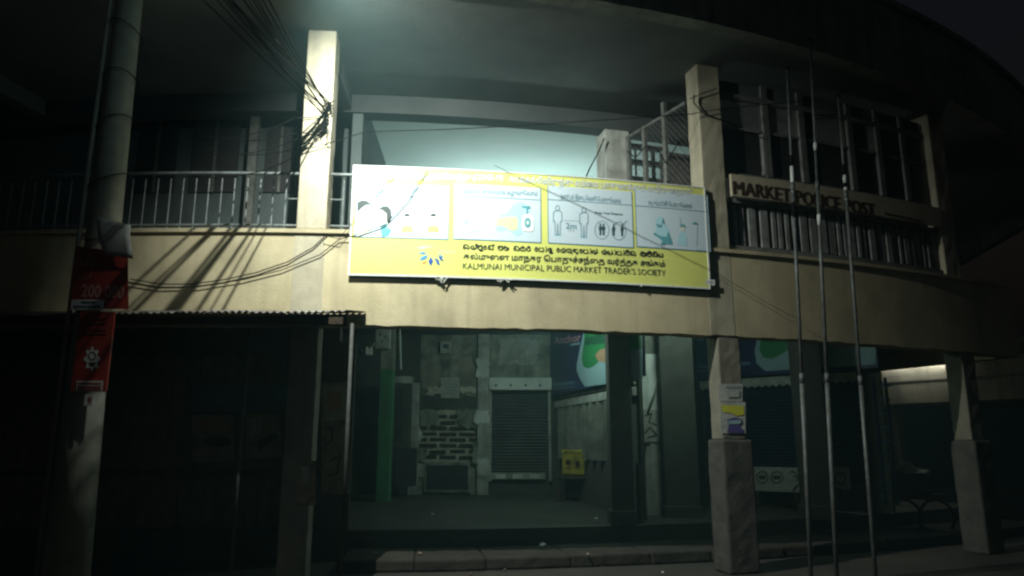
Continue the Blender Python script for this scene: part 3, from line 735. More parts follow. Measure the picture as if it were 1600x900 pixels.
def spx(name, u0, v0, u1, v1, b0, b1, m, par): return pxbox(name, SP, u0, v0, u1, v1, b0, b1, m, par)
s1 = thing('advertising_sign', 'red sign lettered LB 200000 fixed high on the utility pole', 'sign', (-4.5, 7.7, 3.0))
MB().add([*pix(SP, [(119, 384), (200, 396), (201, 483), (108, 483)], 0.0), *pix(SP, [(119, 384), (200, 396), (201, 483), (108, 483)], -.03)], [(0, 1, 2, 3), (7, 6, 5, 4), (0, 4, 5, 1), (1, 5, 6, 2), (2, 6, 7, 3), (3, 7, 4, 0)]).build('board', 'red', s1)
shape('ring', SP, stroke(ell(132.5, 415, 12.5, 21, 24), 1.6, True), .003, 'signpink', s1)
text('lettering', 'LB', SP, (125, 414), (141, 416), 10, 'signpink', s1, .003, .01)
text('lettering', '200 000', SP, (126, 463), (193, 466), 19, 'signpink', s1, .003, .03)
spx('label_plate', 111, 468, 162, 484, .002, .006, 'signwhite', s1)
shape('faded_lettering', SP, [[(126, 471), (150, 471), (150, 474), (126, 474)]], .008, 'idark', s1)
shape('faded_lettering', SP, [[(115 + 5.3 * k, 477), (119 + 5.3 * k, 477.3), (119 + 5.3 * k, 481.5), (115 + 5.3 * k, 481.2)] for k in range(8)], .008, 'idark', s1)
s2 = thing('advertising_sign', 'narrow red sign with pale lotus emblem fixed lower on the utility pole', 'sign', (-4.5, 7.7, 2.1))
spx('board', 118, 487, 172, 612, -.03, 0, 'red', s2)
for v in (498, 505, 515, 521): shape('faint_line', SP, [[(124, v), (166, v), (166, v + 2.2), (124, v + 2.2)]], .003, 'maroon', s2)
shape('emblem', SP, [[(144 + (11 + 2.6 * math.cos(8 * t)) * math.cos(t), 561 + (17 + 3 * math.cos(8 * t)) * math.sin(t)) for t in [2 * math.pi * k / 40 for k in range(40)]]], .003, 'signwhite', s2)
shape('emblem', SP, stroke(ell(144, 556, 5.5, 6, 12), 1.5, True) + [[(138, 566), (150, 566), (147, 571), (141, 571)]], .006, 'maroon', s2)
spx('label_plate', 119, 595, 160, 611, .002, .006, 'signwhite', s2)
shape('label_text', SP, [[(121, v), (158, v), (158, v + 2.4), (121, v + 2.4)] for v in (598, 603, 607)], .008, 'red', s2)
s3 = thing('number_plate', 'small white number plate under the red signs on the utility pole', 'plate', (-4.6, 7.72, 1.9))
spx('plate', 132, 616, 146, 634, -.012, 0, 'signwhite', s3)
text('lettering', '9', SP, (136, 631), (142, 631), 11, 'red', s3, .003, .01)
mb = MB(); vs, fs = [], []
for i in range(9):
    t = i / 8
    for j in range(7):
        w = j / 6
        u = 150 + 12 * t * t + w * (53 - 10 * t * t); v = 338 + t * 59 + w * (13 - 7 * t)
        vs.append(SP.pt(SP.px(u, v, .08)[0], .05 + .035 * math.sin(t * 3.0 + w * .5), SP.px(u, v, .08)[1]))
for i in range(8):
    for j in range(6): fs.append((i * 7 + j, i * 7 + j + 1, i * 7 + j + 8, i * 7 + j + 7))
o = MB().add(vs, fs).build('hanging_sheet', 'signwhite', smooth=True)
so = o.modifiers.new('s', 'SOLIDIFY'); so.thickness = .006
tag(o, 'curled white sheet hanging over the top of the red pole sign', 'sheet')

# ================================================================== FLAGPOLES
for k, (u, vt, ub, Y, lab) in enumerate(((1230, 108, 1266, 9.15, 'galvanised flagpole with black bands, between chamfered column and the tallest pole'),
                                   (1266, 64, 1306, 9.1, 'tallest galvanised flagpole, the middle of the three'),
                                   (1310, 152, 1366, 9.45, 'galvanised flagpole with black and white bands, farthest from the banner'))):
    pl = FY(Y); xt = pl.px(u, vt)[0] - 20; zt = pl.px(u, vt)[1]; xb = pl.px(ub, 870)[0] - 20
    fp = thing('flagpole', lab, 'flagpole', (xb, Y, 0), 'steel flagpoles before the police post')
    def P(z): f_ = (z - .3) / (zt - .3); return Vector((xb + (xt - xb) * f_, Y, z))
    lv = [(0, 2.4, .026), (2.4, 4.9, .022), (4.9, zt, .019)]
    for (z0, z1, r) in lv: MB().tube([P(z0), P(z1)], r, 10).build('shaft', 'steel', fp, smooth=True)
    for z in (2.4, 4.9): MB().tube([P(z - .06), P(z + .06)], .029, 10).build('collar', 'steel', fp, smooth=True)
    MB().tube([P(zt), P(zt + .03)], .027, 8).build('finial', 'cable', fp)
    bands = {0: [(316, 340, 'cable'), (243, 260, 'cable'), (260, 300, 'bwhite')], 1: [(223, 235, 'bwhite'), (335, 352, 'bwhite')], 2: [(257, 273, 'cable'), (274, 286, 'bwhite'), (286, 293, 'cable'), (293, 312, 'bwhite')]}[k]
    for (v0, v1, m_) in bands:
        z1 = pl.px(u, v0)[1]; z0 = pl.px(u, v1)[1]
        MB().tube([P(z0), P(z1)], .0235, 10).build('painted_band', m_, fp, smooth=True)
    gb('foot_plate', FY(Y), 20 + xb - .12, 20 + xb + .12, -.12, .12, 0, .02, 'steel', fp)

# ================================================================== LEFT AWNING AND KIOSK
aw = thing('tin_awning', 'rusty corrugated tin awning hung along the foot of the cream band', 'awning', (-4, 8.3, 3.0))
xs = -9.4; rr = random.Random(21)
while xs < -1.85:
    w = min(.82, -1.83 - xs)
    vs, fs = [], []; n = max(6, int(w / .019)); lift = rr.uniform(-.012, .012); dy = rr.uniform(-.05, .05)
    for i in range(n + 1):
        x_ = xs + (w + .03) * i / n
        wz = .012 * math.sin(x_ * 2 * math.pi / .076)
        yb = F.pt(F.ax(x_), 0, 0).y
        vs += [(x_, yb - .01, 3.19 + wz + lift * .3), (x_, 7.86 + dy, 2.985 + .012 * (x_ + 4) + wz + lift)]
    for i in range(n): fs.append((2 * i, 2 * i + 1, 2 * i + 3, 2 * i + 2))
    MB().add(vs, fs).build('tin_sheet', 'tin', aw, smooth=True).modifiers.new('s', 'SOLIDIFY').thickness = .003
    xs += w
MB().box(-9.4, -1.84, 7.90, 7.95, 2.88, 2.955).build('front_batten', 'wood', aw)
MB().add([(-3.1, 7.99, 2.93), (-1.80, 7.99, 2.865), (-1.80, 7.99, 3.0), (-3.1, 7.99, 2.97), (-3.1, 7.96, 2.93), (-1.80, 7.96, 2.865), (-1.80, 7.96, 3.0), (-3.1, 7.96, 2.97)], [(0, 1, 2, 3), (7, 6, 5, 4), (0, 4, 5, 1), (1, 5, 6, 2), (2, 6, 7, 3), (3, 7, 4, 0)]).build('fascia_board', 'darkgap', aw)
for (u0, v0, u1, Y) in ((388, 530, 372, 8.35), (550, 512, 545, 7.98)):
    a_ = FY(Y).px(u0, v0)[0] - 20
    MB().tube([(a_, Y, 0), (a_, Y, 2.9)], .02, 8).build('support_pole', 'poledark', aw, smooth=True)
# boarded stalls under the awning
KP = Plane((-8.6, 11.3), (-2.6, 11.1))
ks = thing('boarded_stall', 'dark boarded stall front with old posters under the tin awning', 'stall', (-5.5, 11.1, 0.4))
a = 0.0
rr = random.Random(31)
while a < KP.len:
    w = rr.uniform(.17, .23)
    gb('plank', KP, a, a + w - .012, -.05, rr.uniform(-.006, .006), 0.40, 3.0 + rr.uniform(-.02, .02), 'stallwood', ks)
    a += w
gb('lintel', KP, 0, KP.len, -.08, .06, 2.94, ZS - .01, 'darkwall', ks)
gb('cross_rail', KP, 0, KP.len, .008, .05, 1.15, 1.24, 'wood', ks)
def poster(label, fr, u0, v0, u1, v1, b, m, cat='poster', marks=(), grp=None, name='poster', tilt=0):
    t = thing(name, label, cat, fr.pt(fr.px((u0 + u1) / 2, v1, b)[0], b, fr.px((u0 + u1) / 2, v1, b)[1]), grp)
    pts = [(u0, v0 + tilt), (u1, v0 - tilt), (u1, v1 - tilt), (u0, v1 + tilt)]
    vs = pix(fr, pts, b + .006) + pix(fr, pts, b)
    MB().add(vs, [(0, 1, 2, 3), (7, 6, 5, 4), (0, 4, 5, 1), (1, 5, 6, 2), (2, 6, 7, 3), (3, 7, 4, 0)]).build('sheet', m, t)
    for k, (mm, polys) in enumerate(marks): shape('print', fr, polys, b + .010 + .003 * k, mm, t)
    return t
poster('long dull blue shop banner on the boarded stall', KP, 300, 597, 494, 644, .055, 'posterblue', 'banner', [('sgntext', [[(312, 618), (360, 616), (372, 626), (356, 632), (312, 630)], [(420, 606), (470, 600), (486, 612), (470, 628), (430, 624)]]), ('igrey', [[(478, 606), (490, 604), (488, 622), (476, 628)]])], name='shop_banner')
poster('brown poster with orange heading on the boarded stall', KP, 300, 648, 366, 722, .052, 'paperb', marks=[('sgnskin', [[(310, 656), (356, 654), (356, 672), (312, 674)]]), ('soot', [ell(340, 690, 22, 9)])])
poster('torn pale poster half peeled beside the thin support pole', KP, 384, 646, 440, 716, .052, 'paperb', marks=[('paper', [[(394, 654), (412, 650), (408, 672), (390, 690)]]), ('soot', [[(400, 690), (430, 676), (436, 684), (404, 702)]])])
poster('scrawled pale notice board beside the green pillar', FY(10.9), 502, 598, 546, 772, .0, 'paperb', 'notice', [('paper', [[(506, 604), (542, 603), (542, 655), (506, 658)]]), ('sgnskin', [[(512, 612), (534, 610), (534, 640), (512, 642)]]), ('soot', stroke([(510, 670), (520, 668), (518, 690), (508, 694)], 3) + stroke([(516, 720), (532, 712), (526, 740), (514, 744)], 3))], name='notice_board')
gb('notice_backing', FY(10.9), FY(10.9).px(500, 700)[0], FY(10.9).px(549, 700)[0], -.05, -.002, .40, 3.1, 'darkwall', ks)
poster('torn poster pasted low on the left front column', F, 464, 720, 494, 790, -.008, 'paperb', marks=[('paper', [[(470, 728), (484, 730), (480, 760), (472, 752)]])])

# ================================================================== ARCADE: shops behind the columns
BK = FY(16.0)
bw2 = thing('arcade_rear_wall', 'stained plaster rear wall of the arcade with patch of dark honeycomb brickwork', 'wall', (-1.5, 16, .6))
def bk(u): return BK.px(u, 650)[0]
def bz(v): return BK.px(800, v)[1]
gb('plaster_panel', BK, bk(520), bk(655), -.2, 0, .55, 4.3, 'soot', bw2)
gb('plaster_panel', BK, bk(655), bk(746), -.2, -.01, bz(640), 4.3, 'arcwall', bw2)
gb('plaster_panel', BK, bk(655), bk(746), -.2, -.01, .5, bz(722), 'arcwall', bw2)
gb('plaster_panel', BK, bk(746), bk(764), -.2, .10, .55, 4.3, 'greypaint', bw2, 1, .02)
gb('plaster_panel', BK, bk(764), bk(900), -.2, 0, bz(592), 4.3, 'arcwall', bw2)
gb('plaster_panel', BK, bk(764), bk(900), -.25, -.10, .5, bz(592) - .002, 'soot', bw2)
gb('plaster_strip', BK, bk(640), bk(655), -.1, .08, .55, 2.9, 'greypaint', bw2, 1, .02)
gb('mortar_bed', BK, bk(655) + .001, bk(746) - .001, -.2, -.03, bz(722) + .001, bz(640) - .001, 'mortar', bw2)
bx = MB().box(-.18, .18, -.05, .03, -.035, .035).build('brick', 'brick', bw2)
bm_ = bx.data; bpy.data.objects.remove(bx)
rows = 9; h = (bz(640) - bz(722)) / rows
rr = random.Random(2)
for r in range(rows):
    z = bz(722) + h * (r + .5)
    n = 3
    for i in range(-1, n + 1):
        xx = bk(655) + (i + (.5 if r % 2 else 0) + .5) * (bk(746) - bk(655)) / n
        if r > 5 and rr.random() < .35: continue
        lo_, hi_ = max(xx - .18, bk(655) + .01), min(xx + .18, bk(746) - .01)
        if hi_ - lo_ < .08: continue
        b_ = place(bm_, 'brick', ((lo_ + hi_) / 2 - 20, 16.02 + rr.uniform(.0, .035), z + rr.uniform(-.008, .008)), bw2, rr.uniform(-.04, .04))
        b_.rotation_euler[1] = rr.uniform(-.03, .03)
        b_.scale.x = (hi_ - lo_) / .36 * rr.uniform(.86, 1.0)
# patches where the plaster has fallen: dark ragged shape and paler rim
shape('fallen_patch', BK, [[(656, 618), (700, 614), (744, 620), (745, 636), (735, 644), (700, 638), (668, 645), (656, 640)]], .004, 'soot', bw2)
shape('fallen_patch', BK, [[(657, 575), (672, 566), (690, 572), (688, 600), (672, 610), (660, 606)], [(715, 560), (735, 556), (744, 580), (738, 604), (722, 600)]], .004, 'plaster2', bw2)
def ragged(u0, v0, u1, v1, seed, step=5, amp=4):
    r_ = random.Random(seed); P_ = []
    nx, ny = max(2, int((u1 - u0) / step)), max(2, int((v1 - v0) / step))
    P_ += [(u0 + (u1 - u0) * i / nx, v0 + r_.uniform(-amp, amp)) for i in range(nx)]
    P_ += [(u1 + r_.uniform(-amp, amp), v0 + (v1 - v0) * i / ny) for i in range(ny)]
    P_ += [(u1 - (u1 - u0) * i / nx, v1 + r_.uniform(-amp, amp)) for i in range(nx)]
    P_ += [(u0 + r_.uniform(-amp, amp), v1 - (v1 - v0) * i / ny) for i in range(ny)]
    return P_
for k, (u0, v0, u1, v1, m_) in enumerate(((656, 640, 684, 664, 'arcwall'), (716, 640, 745, 668, 'arcwall'), (655, 700, 664, 724, 'arcwall'), (738, 690, 747, 724, 'arcwall'), (640, 668, 658, 690, 'whitewall'), (742, 640, 764, 662, 'whitewall'), (746, 716, 764, 742, 'whitewall'), (780, 530, 840, 570, 'greypaint'), (745, 560, 764, 590, 'whitewall'), (640, 722, 664, 745, 'greypaint'), (668, 604, 690, 616, 'mortar'), (720, 604, 744, 614, 'mortar'))):
    o_ = shape('plaster_flake', BK, [ragged(u0, v0, u1, v1, k, 4, 2.6)], .03 if u0 < 735 and v0 > 600 else .108 if u0 >= 735 and u0 < 770 else .085 if u0 == 640 else .01, m_, bw2)
    o_.modifiers.new('s', 'SOLIDIFY').thickness = .008
gr = thing('ventilation_grille', 'dark square grille set low under the honeycomb brickwork', 'grille', BK.pt(bk(697), 0, bz(766)))
pxbox('backing', BK, 666, 727, 731, 766, -.005, .01, 'darkgap', gr)
for i in range(9):
    v = 729 + i * 4.4
    pxbox('louvre', BK, 668, v, 729, v + 1.6, .012, .03, 'shutter', gr)
for (u0, v0, u1, v1) in ((662, 724, 735, 727), (662, 766, 735, 769), (662, 727, 666, 766), (731, 727, 735, 766)):
    pxbox('frame', BK, u0, v0, u1, v1, .005, .05, 'arcwall', gr)
sh = thing('roller_shutter', 'closed grey roller shutter with white housing at the arcade rear', 'shutter', BK.pt(bk(812), 0, .6))
vs, fs = [], []
n = 56
for i in range(n + 1):
    z = bz(748) + (bz(611) - bz(748)) * i / n; d = .012 * (1 if i % 2 else -1)
    vs += [BK.pt(bk(767), -.08 + d, z), BK.pt(bk(857), -.08 + d, z)]
for i in range(n): fs.append((2 * i, 2 * i + 1, 2 * i + 3, 2 * i + 2))
tag(MB().add(vs, fs).build('curtain', 'shutter', sh), kind='stuff')
pxbox('housing', BK, 764, 590, 862, 609, -.05, .16, 'whitewall', sh, .01)
pxbox('bottom_rail', BK, 766, 739, 852, 749, -.06, .02, 'greypaint', sh, .006)
for u in (764, 857): pxbox('guide_rail', BK, u, 610, u + 4, 752, -.09, .03, 'greypaint', sh)
for i in range(4): shape('bolt', BK, [ell(775 + 23 * i, 602, 2, 2, 8)], .165, 'idark', sh)
for i in range(3): pxbox('rail_block', BK, 774 + 27 * i, 741, 790 + 27 * i, 748, .022, .03, 'whitewall', sh)
poster('white notice sheet pasted above the honeycomb brickwork', BK, 689, 590, 718, 622, .01, 'paper', marks=[('igrey', [[(692, 594 + 5 * i), (714, 594 + 5 * i), (714, 595.6 + 5 * i), (692, 595.6 + 5 * i)] for i in range(5)])])
t = thing('meter_box', 'small white meter box high on the arcade rear wall', 'box', BK.pt(bk(696), .05, bz(552)))
pxbox('casing', BK, 688, 534, 705, 552, 0, .12, 'greypaint', t, .012); pxbox('window', BK, 692, 538, 701, 544, .122, .126, 'idark', t)
# green pillar and neighbours
GP = FY(14.4)
gp = thing('green_pillar', 'square pillar painted green to shoulder height inside the arcade', 'pillar', (-2.5, 14.4, .5))
gb('shaft', GP, GP.px(591, 650)[0], GP.px(612, 650)[0], -.27, 0, .45, GP.px(600, 577)[1], 'greenp', gp, 1, .015)
gb('upper_shaft', GP, GP.px(591.2, 650)[0], GP.px(611.8, 650)[0], -.268, -.002, GP.px(600, 577)[1] + .001, ZS, 'arcwall', gp, 1, .015)
t = thing('fuse_box', 'grey fuse box mounted at the head of the green pillar', 'box', GP.pt(GP.px(598, 540)[0], .1, 3.3))
pxbox('casing', GP, 586, 514, 609, 545, .005, .16, 'greypaint', t, .015)
for i, (u, v) in enumerate(((594, 523), (602, 526), (597, 534))): shape('switch', GP, [ell(u, v, 1.6, 2.2, 8)], .164, 'idark', t)
t = thing('camera_box', 'small tilted camera unit beside the fuse box on the green pillar', 'camera', GP.pt(GP.px(578, 545)[0], .2, 3.25))
cb = Plane((GP.px(570, 540)[0] - 20, 14.2), (GP.px(584, 540)[0] - 20, 14.05))
gb('body', cb, 0, .2, -.1, .08, 3.28, 3.44, 'greypaint', t, 1, .02); MB().tube([cb.pt(.1, .08, 3.35), cb.pt(.1, .13, 3.33)], .05, 10).build('lens_hood', 'idark', t)
MB().tube([cb.pt(.2, 0, 3.4), cb.pt(.3, -.05, 3.5)], .018, 6).build('arm', 'greypaint', t)
t = MB().tube([GP.pt(GP.px(622, 512)[0], -.2, 3.95), GP.pt(GP.px(624, 576)[0], -.2, GP.px(624, 576)[1])], .022, 8).build('drain_pipe', 'whitewall', smooth=True)
tag(t, 'short white pipe hanging from the arcade ceiling beside the green pillar', 'pipe')
t = thing('shop_cabinet', 'narrow dark cabinet standing between green pillar and brickwork', 'cabinet', (-2.1, 15.2, .55))
CB = FY(15.2)
pxbox('carcass', CB, 612, 600, 640, 700, -.3, 0, 'soot', t, .01); pxbox('door', CB, 615, 606, 630, 690, .002, .02, 'darkgap', t)
pxbox('cap', CB, 610, 588, 643, 599, -.32, .04, 'greypaint', t, .01); pxbox('lower_box', CB, 616, 700, 648, 760, -.3, .05, 'darkgap', t, .01)
# side shopfront running towards the street
PA = Plane((0.95, 16.0), (1.97, 11.82))
sf = thing('side_shopfront', 'side shopfront with grey folding panels below a pale valance rail', 'shopfront', PA.pt(2, 0, .5))
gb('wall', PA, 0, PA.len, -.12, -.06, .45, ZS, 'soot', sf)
gb('valance', PA, .05, PA.len, -.02, .06, 2.36, 2.50, 'greypaint', sf, 1, .01)
gb('valance', PA, .3, PA.len, -.01, .03, 2.54, 2.585, 'greypaint', sf)
a0, a1 = PA.px(874, 660)[0], PA.px(958, 660)[0]
n = 8
for i in range(n):
    p = a0 + (a1 - a0) * i / n; w = (a1 - a0) / n
    vs = [PA.pt(p, -.05, 1.32), PA.pt(p + w * .42, .09, 1.32), PA.pt(p + w * .84, -.05, 1.32), PA.pt(p, -.05, 2.35), PA.pt(p + w * .42, .09, 2.35), PA.pt(p + w * .84, -.05, 2.35)]
    MB().add(vs, [(0, 1, 4, 3), (1, 2, 5, 4), (0, 2, 1), (3, 4, 5), (0, 3, 5, 2)]).build('folding_panel', 'foldp', sf)
gb('lower_wall', PA, .1, PA.len, -.05, -.02, .45, 1.30, 'darkwall', sf)
# shop sign on it
def shopsign(label, fr, u0, u1, zb, zt, b, mk):
    t = thing('shop_sign', label, 'sign', fr.pt(fr.px((u0 + u1) / 2, 570, b)[0], b, zb), 'dairy brand shop signs in the arcade')
    gb('board', fr, fr.px(u0, 565, b)[0], fr.px(u1, 565, b)[0], b - .05, b, zb, zt, 'sgnblue', t)
    mk(t, fr, b)
    return t
def mk1(t, fr, b):
    shape('print', fr, [[(914, 508), (906, 545), (901, 570), (901, 580), (906, 592), (914, 604), (960, 598.5), (1004, 593), (1004, 506)]], b + .003, 'sgnpale', t)
    shape('print', fr, [[(914, 512), (912, 535), (909, 560), (911, 572), (918, 576), (928, 572), (940, 561), (958, 550), (1004, 545), (1004, 506)]], b + .006, 'sgngreen', t)
    shape('print', fr, [[(914, 528), (940, 522), (960, 520), (960, 534), (930, 538), (913, 540)]], b + .009, 'sgndgreen', t)
    shape('print', fr, [[(930, 555), (936, 547), (952, 542), (962, 540), (962, 562), (945, 566), (934, 564)]], b + .009, 'sgnskin', t)
    text('lettering', 'Anchor', fr, (866, 538), (908, 533), 12, 'sgnpink', t, b + .003, .02)
    shape('print', fr, stroke(ell(855, 533, 5, 10, 14), 1.4, True) + stroke(ell(855, 545, 5, 6, 8, 20, 160), 1.3), b + .003, 'sgnpink', t)
    shape('print', fr, [[(891, 537.5), (906, 535), (906, 538), (891, 540.5)]], b + .003, 'sgnpale', t)
    shape('print', fr, [[(864, 599), (898, 595), (898, 600), (864, 604)], [(864, 607), (898, 603), (898, 605), (864, 609)]], b + .003, 'sgntext', t)
shopsign('navy dairy brand sign with green and peach picture over the side shopfront', PA, 849, 1004, 2.62, ZS - .02, .12, mk1)
cr = thing('crate', 'yellow crate printed with three dark marks on the bench', 'crate', PA.pt(PA.px(900, 735)[0], .3, 1.0))
CP = Plane((.96, 14.6), (1.42, 14.35))
gb('body', CP, 0, .70, -.35, 0, 1.02, 1.50, 'crate', cr, 1, .02)
for i in range(3):
    gb('printed_mark', CP, .09 + .20 * i, .18 + .20 * i, .002, .006, 1.22 - .04 * (i % 2), 1.31 - .02 * i, 'maroon', cr)
    gb('printed_mark', CP, .08 + .20 * i, .20 + .20 * i, .002, .006, 1.15, 1.165, 'maroon', cr)
for z in (1.06, 1.46): gb('rim', CP, -.012, .712, -.36, .012, z - .02, z + .02, 'crate', cr, 1, .006)
t = thing('carton', 'grey brown carton beside the yellow crate on the bench', 'box', CP.pt(.8, 0, 1.0))
gb('body', CP, .76, .95, -.3, .0, 1.02, 1.44, 'plaster2', t, 1, .008); gb('tape', CP, .84, .88, -.301, .003, 1.015, 1.443, 'paperb', t)
t = thing('carton', 'torn dark carton at the street end of the bench', 'box', CP.pt(1.1, 0, 1.0))
gb('body', CP, 1.0, 1.3, -.3, .02, 1.02, 1.38, 'paperb', t, 1, .008); gb('flap', CP, 1.02, 1.28, .022, .03, 1.25, 1.37, 'paper', t)
t = thing('bench', 'dark wooden bench carrying the yellow crate and cartons', 'bench', CP.pt(.5, 0, .5))
gb('top', CP, -.15, 1.45, -.42, .08, .96, 1.01, 'wood', t, 1, .008)
for a_ in (-.05, 1.35):
    for b_ in (-.36, .02): gb('leg', CP, a_ - .035, a_ + .035, b_ - .035, b_ + .035, .46, .958, 'wood', t)
gb('stretcher', CP, -.01, 1.31, -.2, -.16, .62, .68, 'wood', t)
# inner pillars
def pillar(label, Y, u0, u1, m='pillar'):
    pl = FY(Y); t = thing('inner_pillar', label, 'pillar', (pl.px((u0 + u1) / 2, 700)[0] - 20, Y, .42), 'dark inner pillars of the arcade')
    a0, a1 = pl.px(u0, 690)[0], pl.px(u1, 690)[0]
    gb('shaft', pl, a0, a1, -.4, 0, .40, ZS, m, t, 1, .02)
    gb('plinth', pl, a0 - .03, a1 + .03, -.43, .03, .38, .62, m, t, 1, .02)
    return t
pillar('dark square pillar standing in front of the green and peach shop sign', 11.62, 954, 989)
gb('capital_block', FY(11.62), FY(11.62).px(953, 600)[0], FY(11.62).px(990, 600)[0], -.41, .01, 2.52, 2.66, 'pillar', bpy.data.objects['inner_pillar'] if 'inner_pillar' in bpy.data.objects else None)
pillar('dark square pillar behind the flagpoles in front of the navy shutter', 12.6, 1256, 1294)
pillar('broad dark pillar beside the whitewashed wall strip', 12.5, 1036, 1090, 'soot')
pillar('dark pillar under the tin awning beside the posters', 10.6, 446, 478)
ww = thing('whitewashed_wall', 'narrow whitewashed wall strip with scrawled notices beside the broad dark pillar', 'wall', (2.5, 12.9, .45))
WP = FY(12.75)
gb('panel', WP, WP.px(985, 600)[0], WP.px(1040, 600)[0], -.15, 0, WP.px(1015, 640)[1], WP.px(1015, 553)[1], 'whitewall', ww)
gb('panel', WP, WP.px(985, 600)[0], WP.px(1040, 600)[0], -.15, -.01, WP.px(1015, 553)[1] + .001, ZS, 'arcwall', ww)
gb('panel', WP, WP.px(985, 600)[0], WP.px(1040, 600)[0], -.15, -.008, .42, WP.px(1015, 640)[1] - .001, 'greypaint', ww)
MB().tube([WP.pt(WP.px(1034, 575)[0], .03, WP.px(1034, 575)[1]), WP.pt(WP.px(1024, 610)[0], .03, WP.px(1024, 610)[1]), WP.pt(WP.px(1012, 645)[0], .03, WP.px(1012, 645)[1])], .022, 8).build('pipe', 'greypaint', ww, smooth=True)
poster('scrawled paper notice on the whitewashed wall strip, the upper one', WP, 991, 606, 1003, 634, .005, 'paper', marks=[('soot', stroke([(993, 610), (1000, 614), (996, 618)], 2) + stroke([(993, 626), (999, 624)], 2.4))])
poster('large scrawled paper notice on the whitewashed wall strip, the lower one', WP, 1004, 640, 1032, 690, .005, 'paper', marks=[('soot', stroke([(1008, 650), (1018, 646), (1014, 660), (1026, 664)], 2.4) + stroke([(1008, 676), (1016, 668), (1026, 680), (1012, 684)], 2.6))])
t = thing('sill_shelf', 'dark shelf plank sticking out beside the whitewashed wall', 'shelf', WP.pt(WP.px(1005, 697)[0], .2, 1.55))
pxbox('plank', WP, 990, 693, 1016, 697, 0, .3, 'wood', t); pxbox('bracket', WP, 1000, 697, 1004, 722, .0, .04, 'wood', t)
# second shop with navy sign and shutter
PB = Plane((3.82, 15.2), (6.37, 12.85))
s2f = thing('navy_shopfront', 'shopfront with closed navy shutter behind the flagpoles', 'shopfront', PB.pt(2, 0, .5))
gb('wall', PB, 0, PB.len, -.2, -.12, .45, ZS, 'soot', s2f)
vs, fs = [], []; n = 60
for i in range(n + 1):
    z = .95 + (2.72 - .95) * i / n; d = .012 * (1 if i % 2 else -1)
    vs += [PB.pt(.1, -.06 + d, z), PB.pt(PB.len - .3, -.06 + d, z)]
for i in range(n): fs.append((2 * i, 2 * i + 1, 2 * i + 3, 2 * i + 2))
tag(MB().add(vs, fs).build('curtain', 'navy', s2f), kind='stuff')
vs, fs = [], []; n = 44
for i in range(n + 1):
    vs += [PB.pt(.05 + (PB.len - .4) * i / n, .02, 2.86), PB.pt(.05 + (PB.len - .4) * i / n, .02, 2.72 - (.05 if i % 2 else 0))]
for i in range(n): fs.append((2 * i, 2 * i + 1, 2 * i + 3, 2 * i + 2))
MB().add(vs, fs).build('scalloped_trim', 'greypaint', s2f).modifiers.new('s', 'SOLIDIFY').thickness = .01
def mk2(t, fr, b):
    shape('print', fr, [[(1186, 516), (1179, 548), (1182, 568), (1196, 580), (1240, 577), (1300, 574), (1368, 569), (1368, 500)]], b + .003, 'sgnpale', t)
    shape('print', fr, [[(1192, 516), (1186, 545), (1192, 558), (1206, 561), (1222, 553), (1238, 541), (1250, 520)]], b + .006, 'sgngreen', t)
    shape('print', fr, [[(1232, 540), (1246, 530), (1258, 534), (1252, 546), (1240, 548)]], b + .009, 'sgnskin', t)
    shape('print', fr, [[(1160, 521), (1180, 522), (1180, 527), (1160, 527)]], b + .003, 'sgnpale', t)
    shape('print', fr, stroke(ell(1095, 522, 6, 10, 12), 1.3, True), b + .003, 'sgnpale', t)
    shape('print', fr, [[(1090, 571), (1108, 570), (1108, 574), (1090, 575)], [(1090, 579), (1106, 578), (1106, 580), (1090, 582)], [(1158, 566), (1172, 565), (1172, 570), (1158, 571)]], b + .003, 'sgntext', t)
shopsign('navy dairy brand sign with green picture above the navy shutter', PB, 1088, 1372, 2.90, ZS - .02, .10, mk2)
t = thing('low_signboard', 'low white board with round emblems standing before the navy shutter', 'sign', PB.pt(PB.px(1215, 768)[0], .3, .5))
pxbox('board', PB, 1176, 730, 1250, 768, .25, .29, 'paper', t)
for u in (1191, 1214, 1237): shape('emblem', PB, stroke(ell(u, 746, 9, 9, 14), 2, True) + [[(u - 6, 743), (u + 6, 743), (u + 5, 749), (u - 5, 749)]], .293, 'soot', t)
for u in (1182, 1244): pxbox('foot', PB, u - 2, 768, u + 2, 782, .22, .28, 'wood', t)
t = thing('low_signboard', 'small white board with one round emblem between two flagpoles', 'sign', PB.pt(PB.px(1313, 768)[0], .3, .5))
pxbox('board', PB, 1299, 730, 1327, 764, .25, .29, 'paper', t)
shape('emblem', PB, stroke(ell(1313, 747, 8, 9, 14), 2, True), .293, 'soot', t); pxbox('foot', PB, 1309, 764, 1317, 780, .22, .28, 'wood', t)
o = MB().poly(pix(PB, [(1228, 734), (1238, 742), (1246, 756), (1238, 766), (1228, 752), (1222, 742)], .33)).build('torn_paper', 'paper')
tag(o, 'torn scrap of white paper hanging on the low board with round emblems', 'paper'); o.modifiers.new('s', 'SOLIDIFY').thickness = .004
# folding gate at the far end
GT = FY(12.45)
t = thing('folding_gate', 'folded navy steel gate standing at the end of the navy shutter', 'gate', (6.7, 12.4, .45))
for u in (1374, 1393): pxbox('stile', GT, u, 590, u + 3, 790, -.03, .03, 'navy', t)
for i in range(9): pxbox('rung', GT, 1377.5, 601 + i * 21.5, 1392.5, 604 + i * 21.5, -.015, .015, 'sgntext', t)
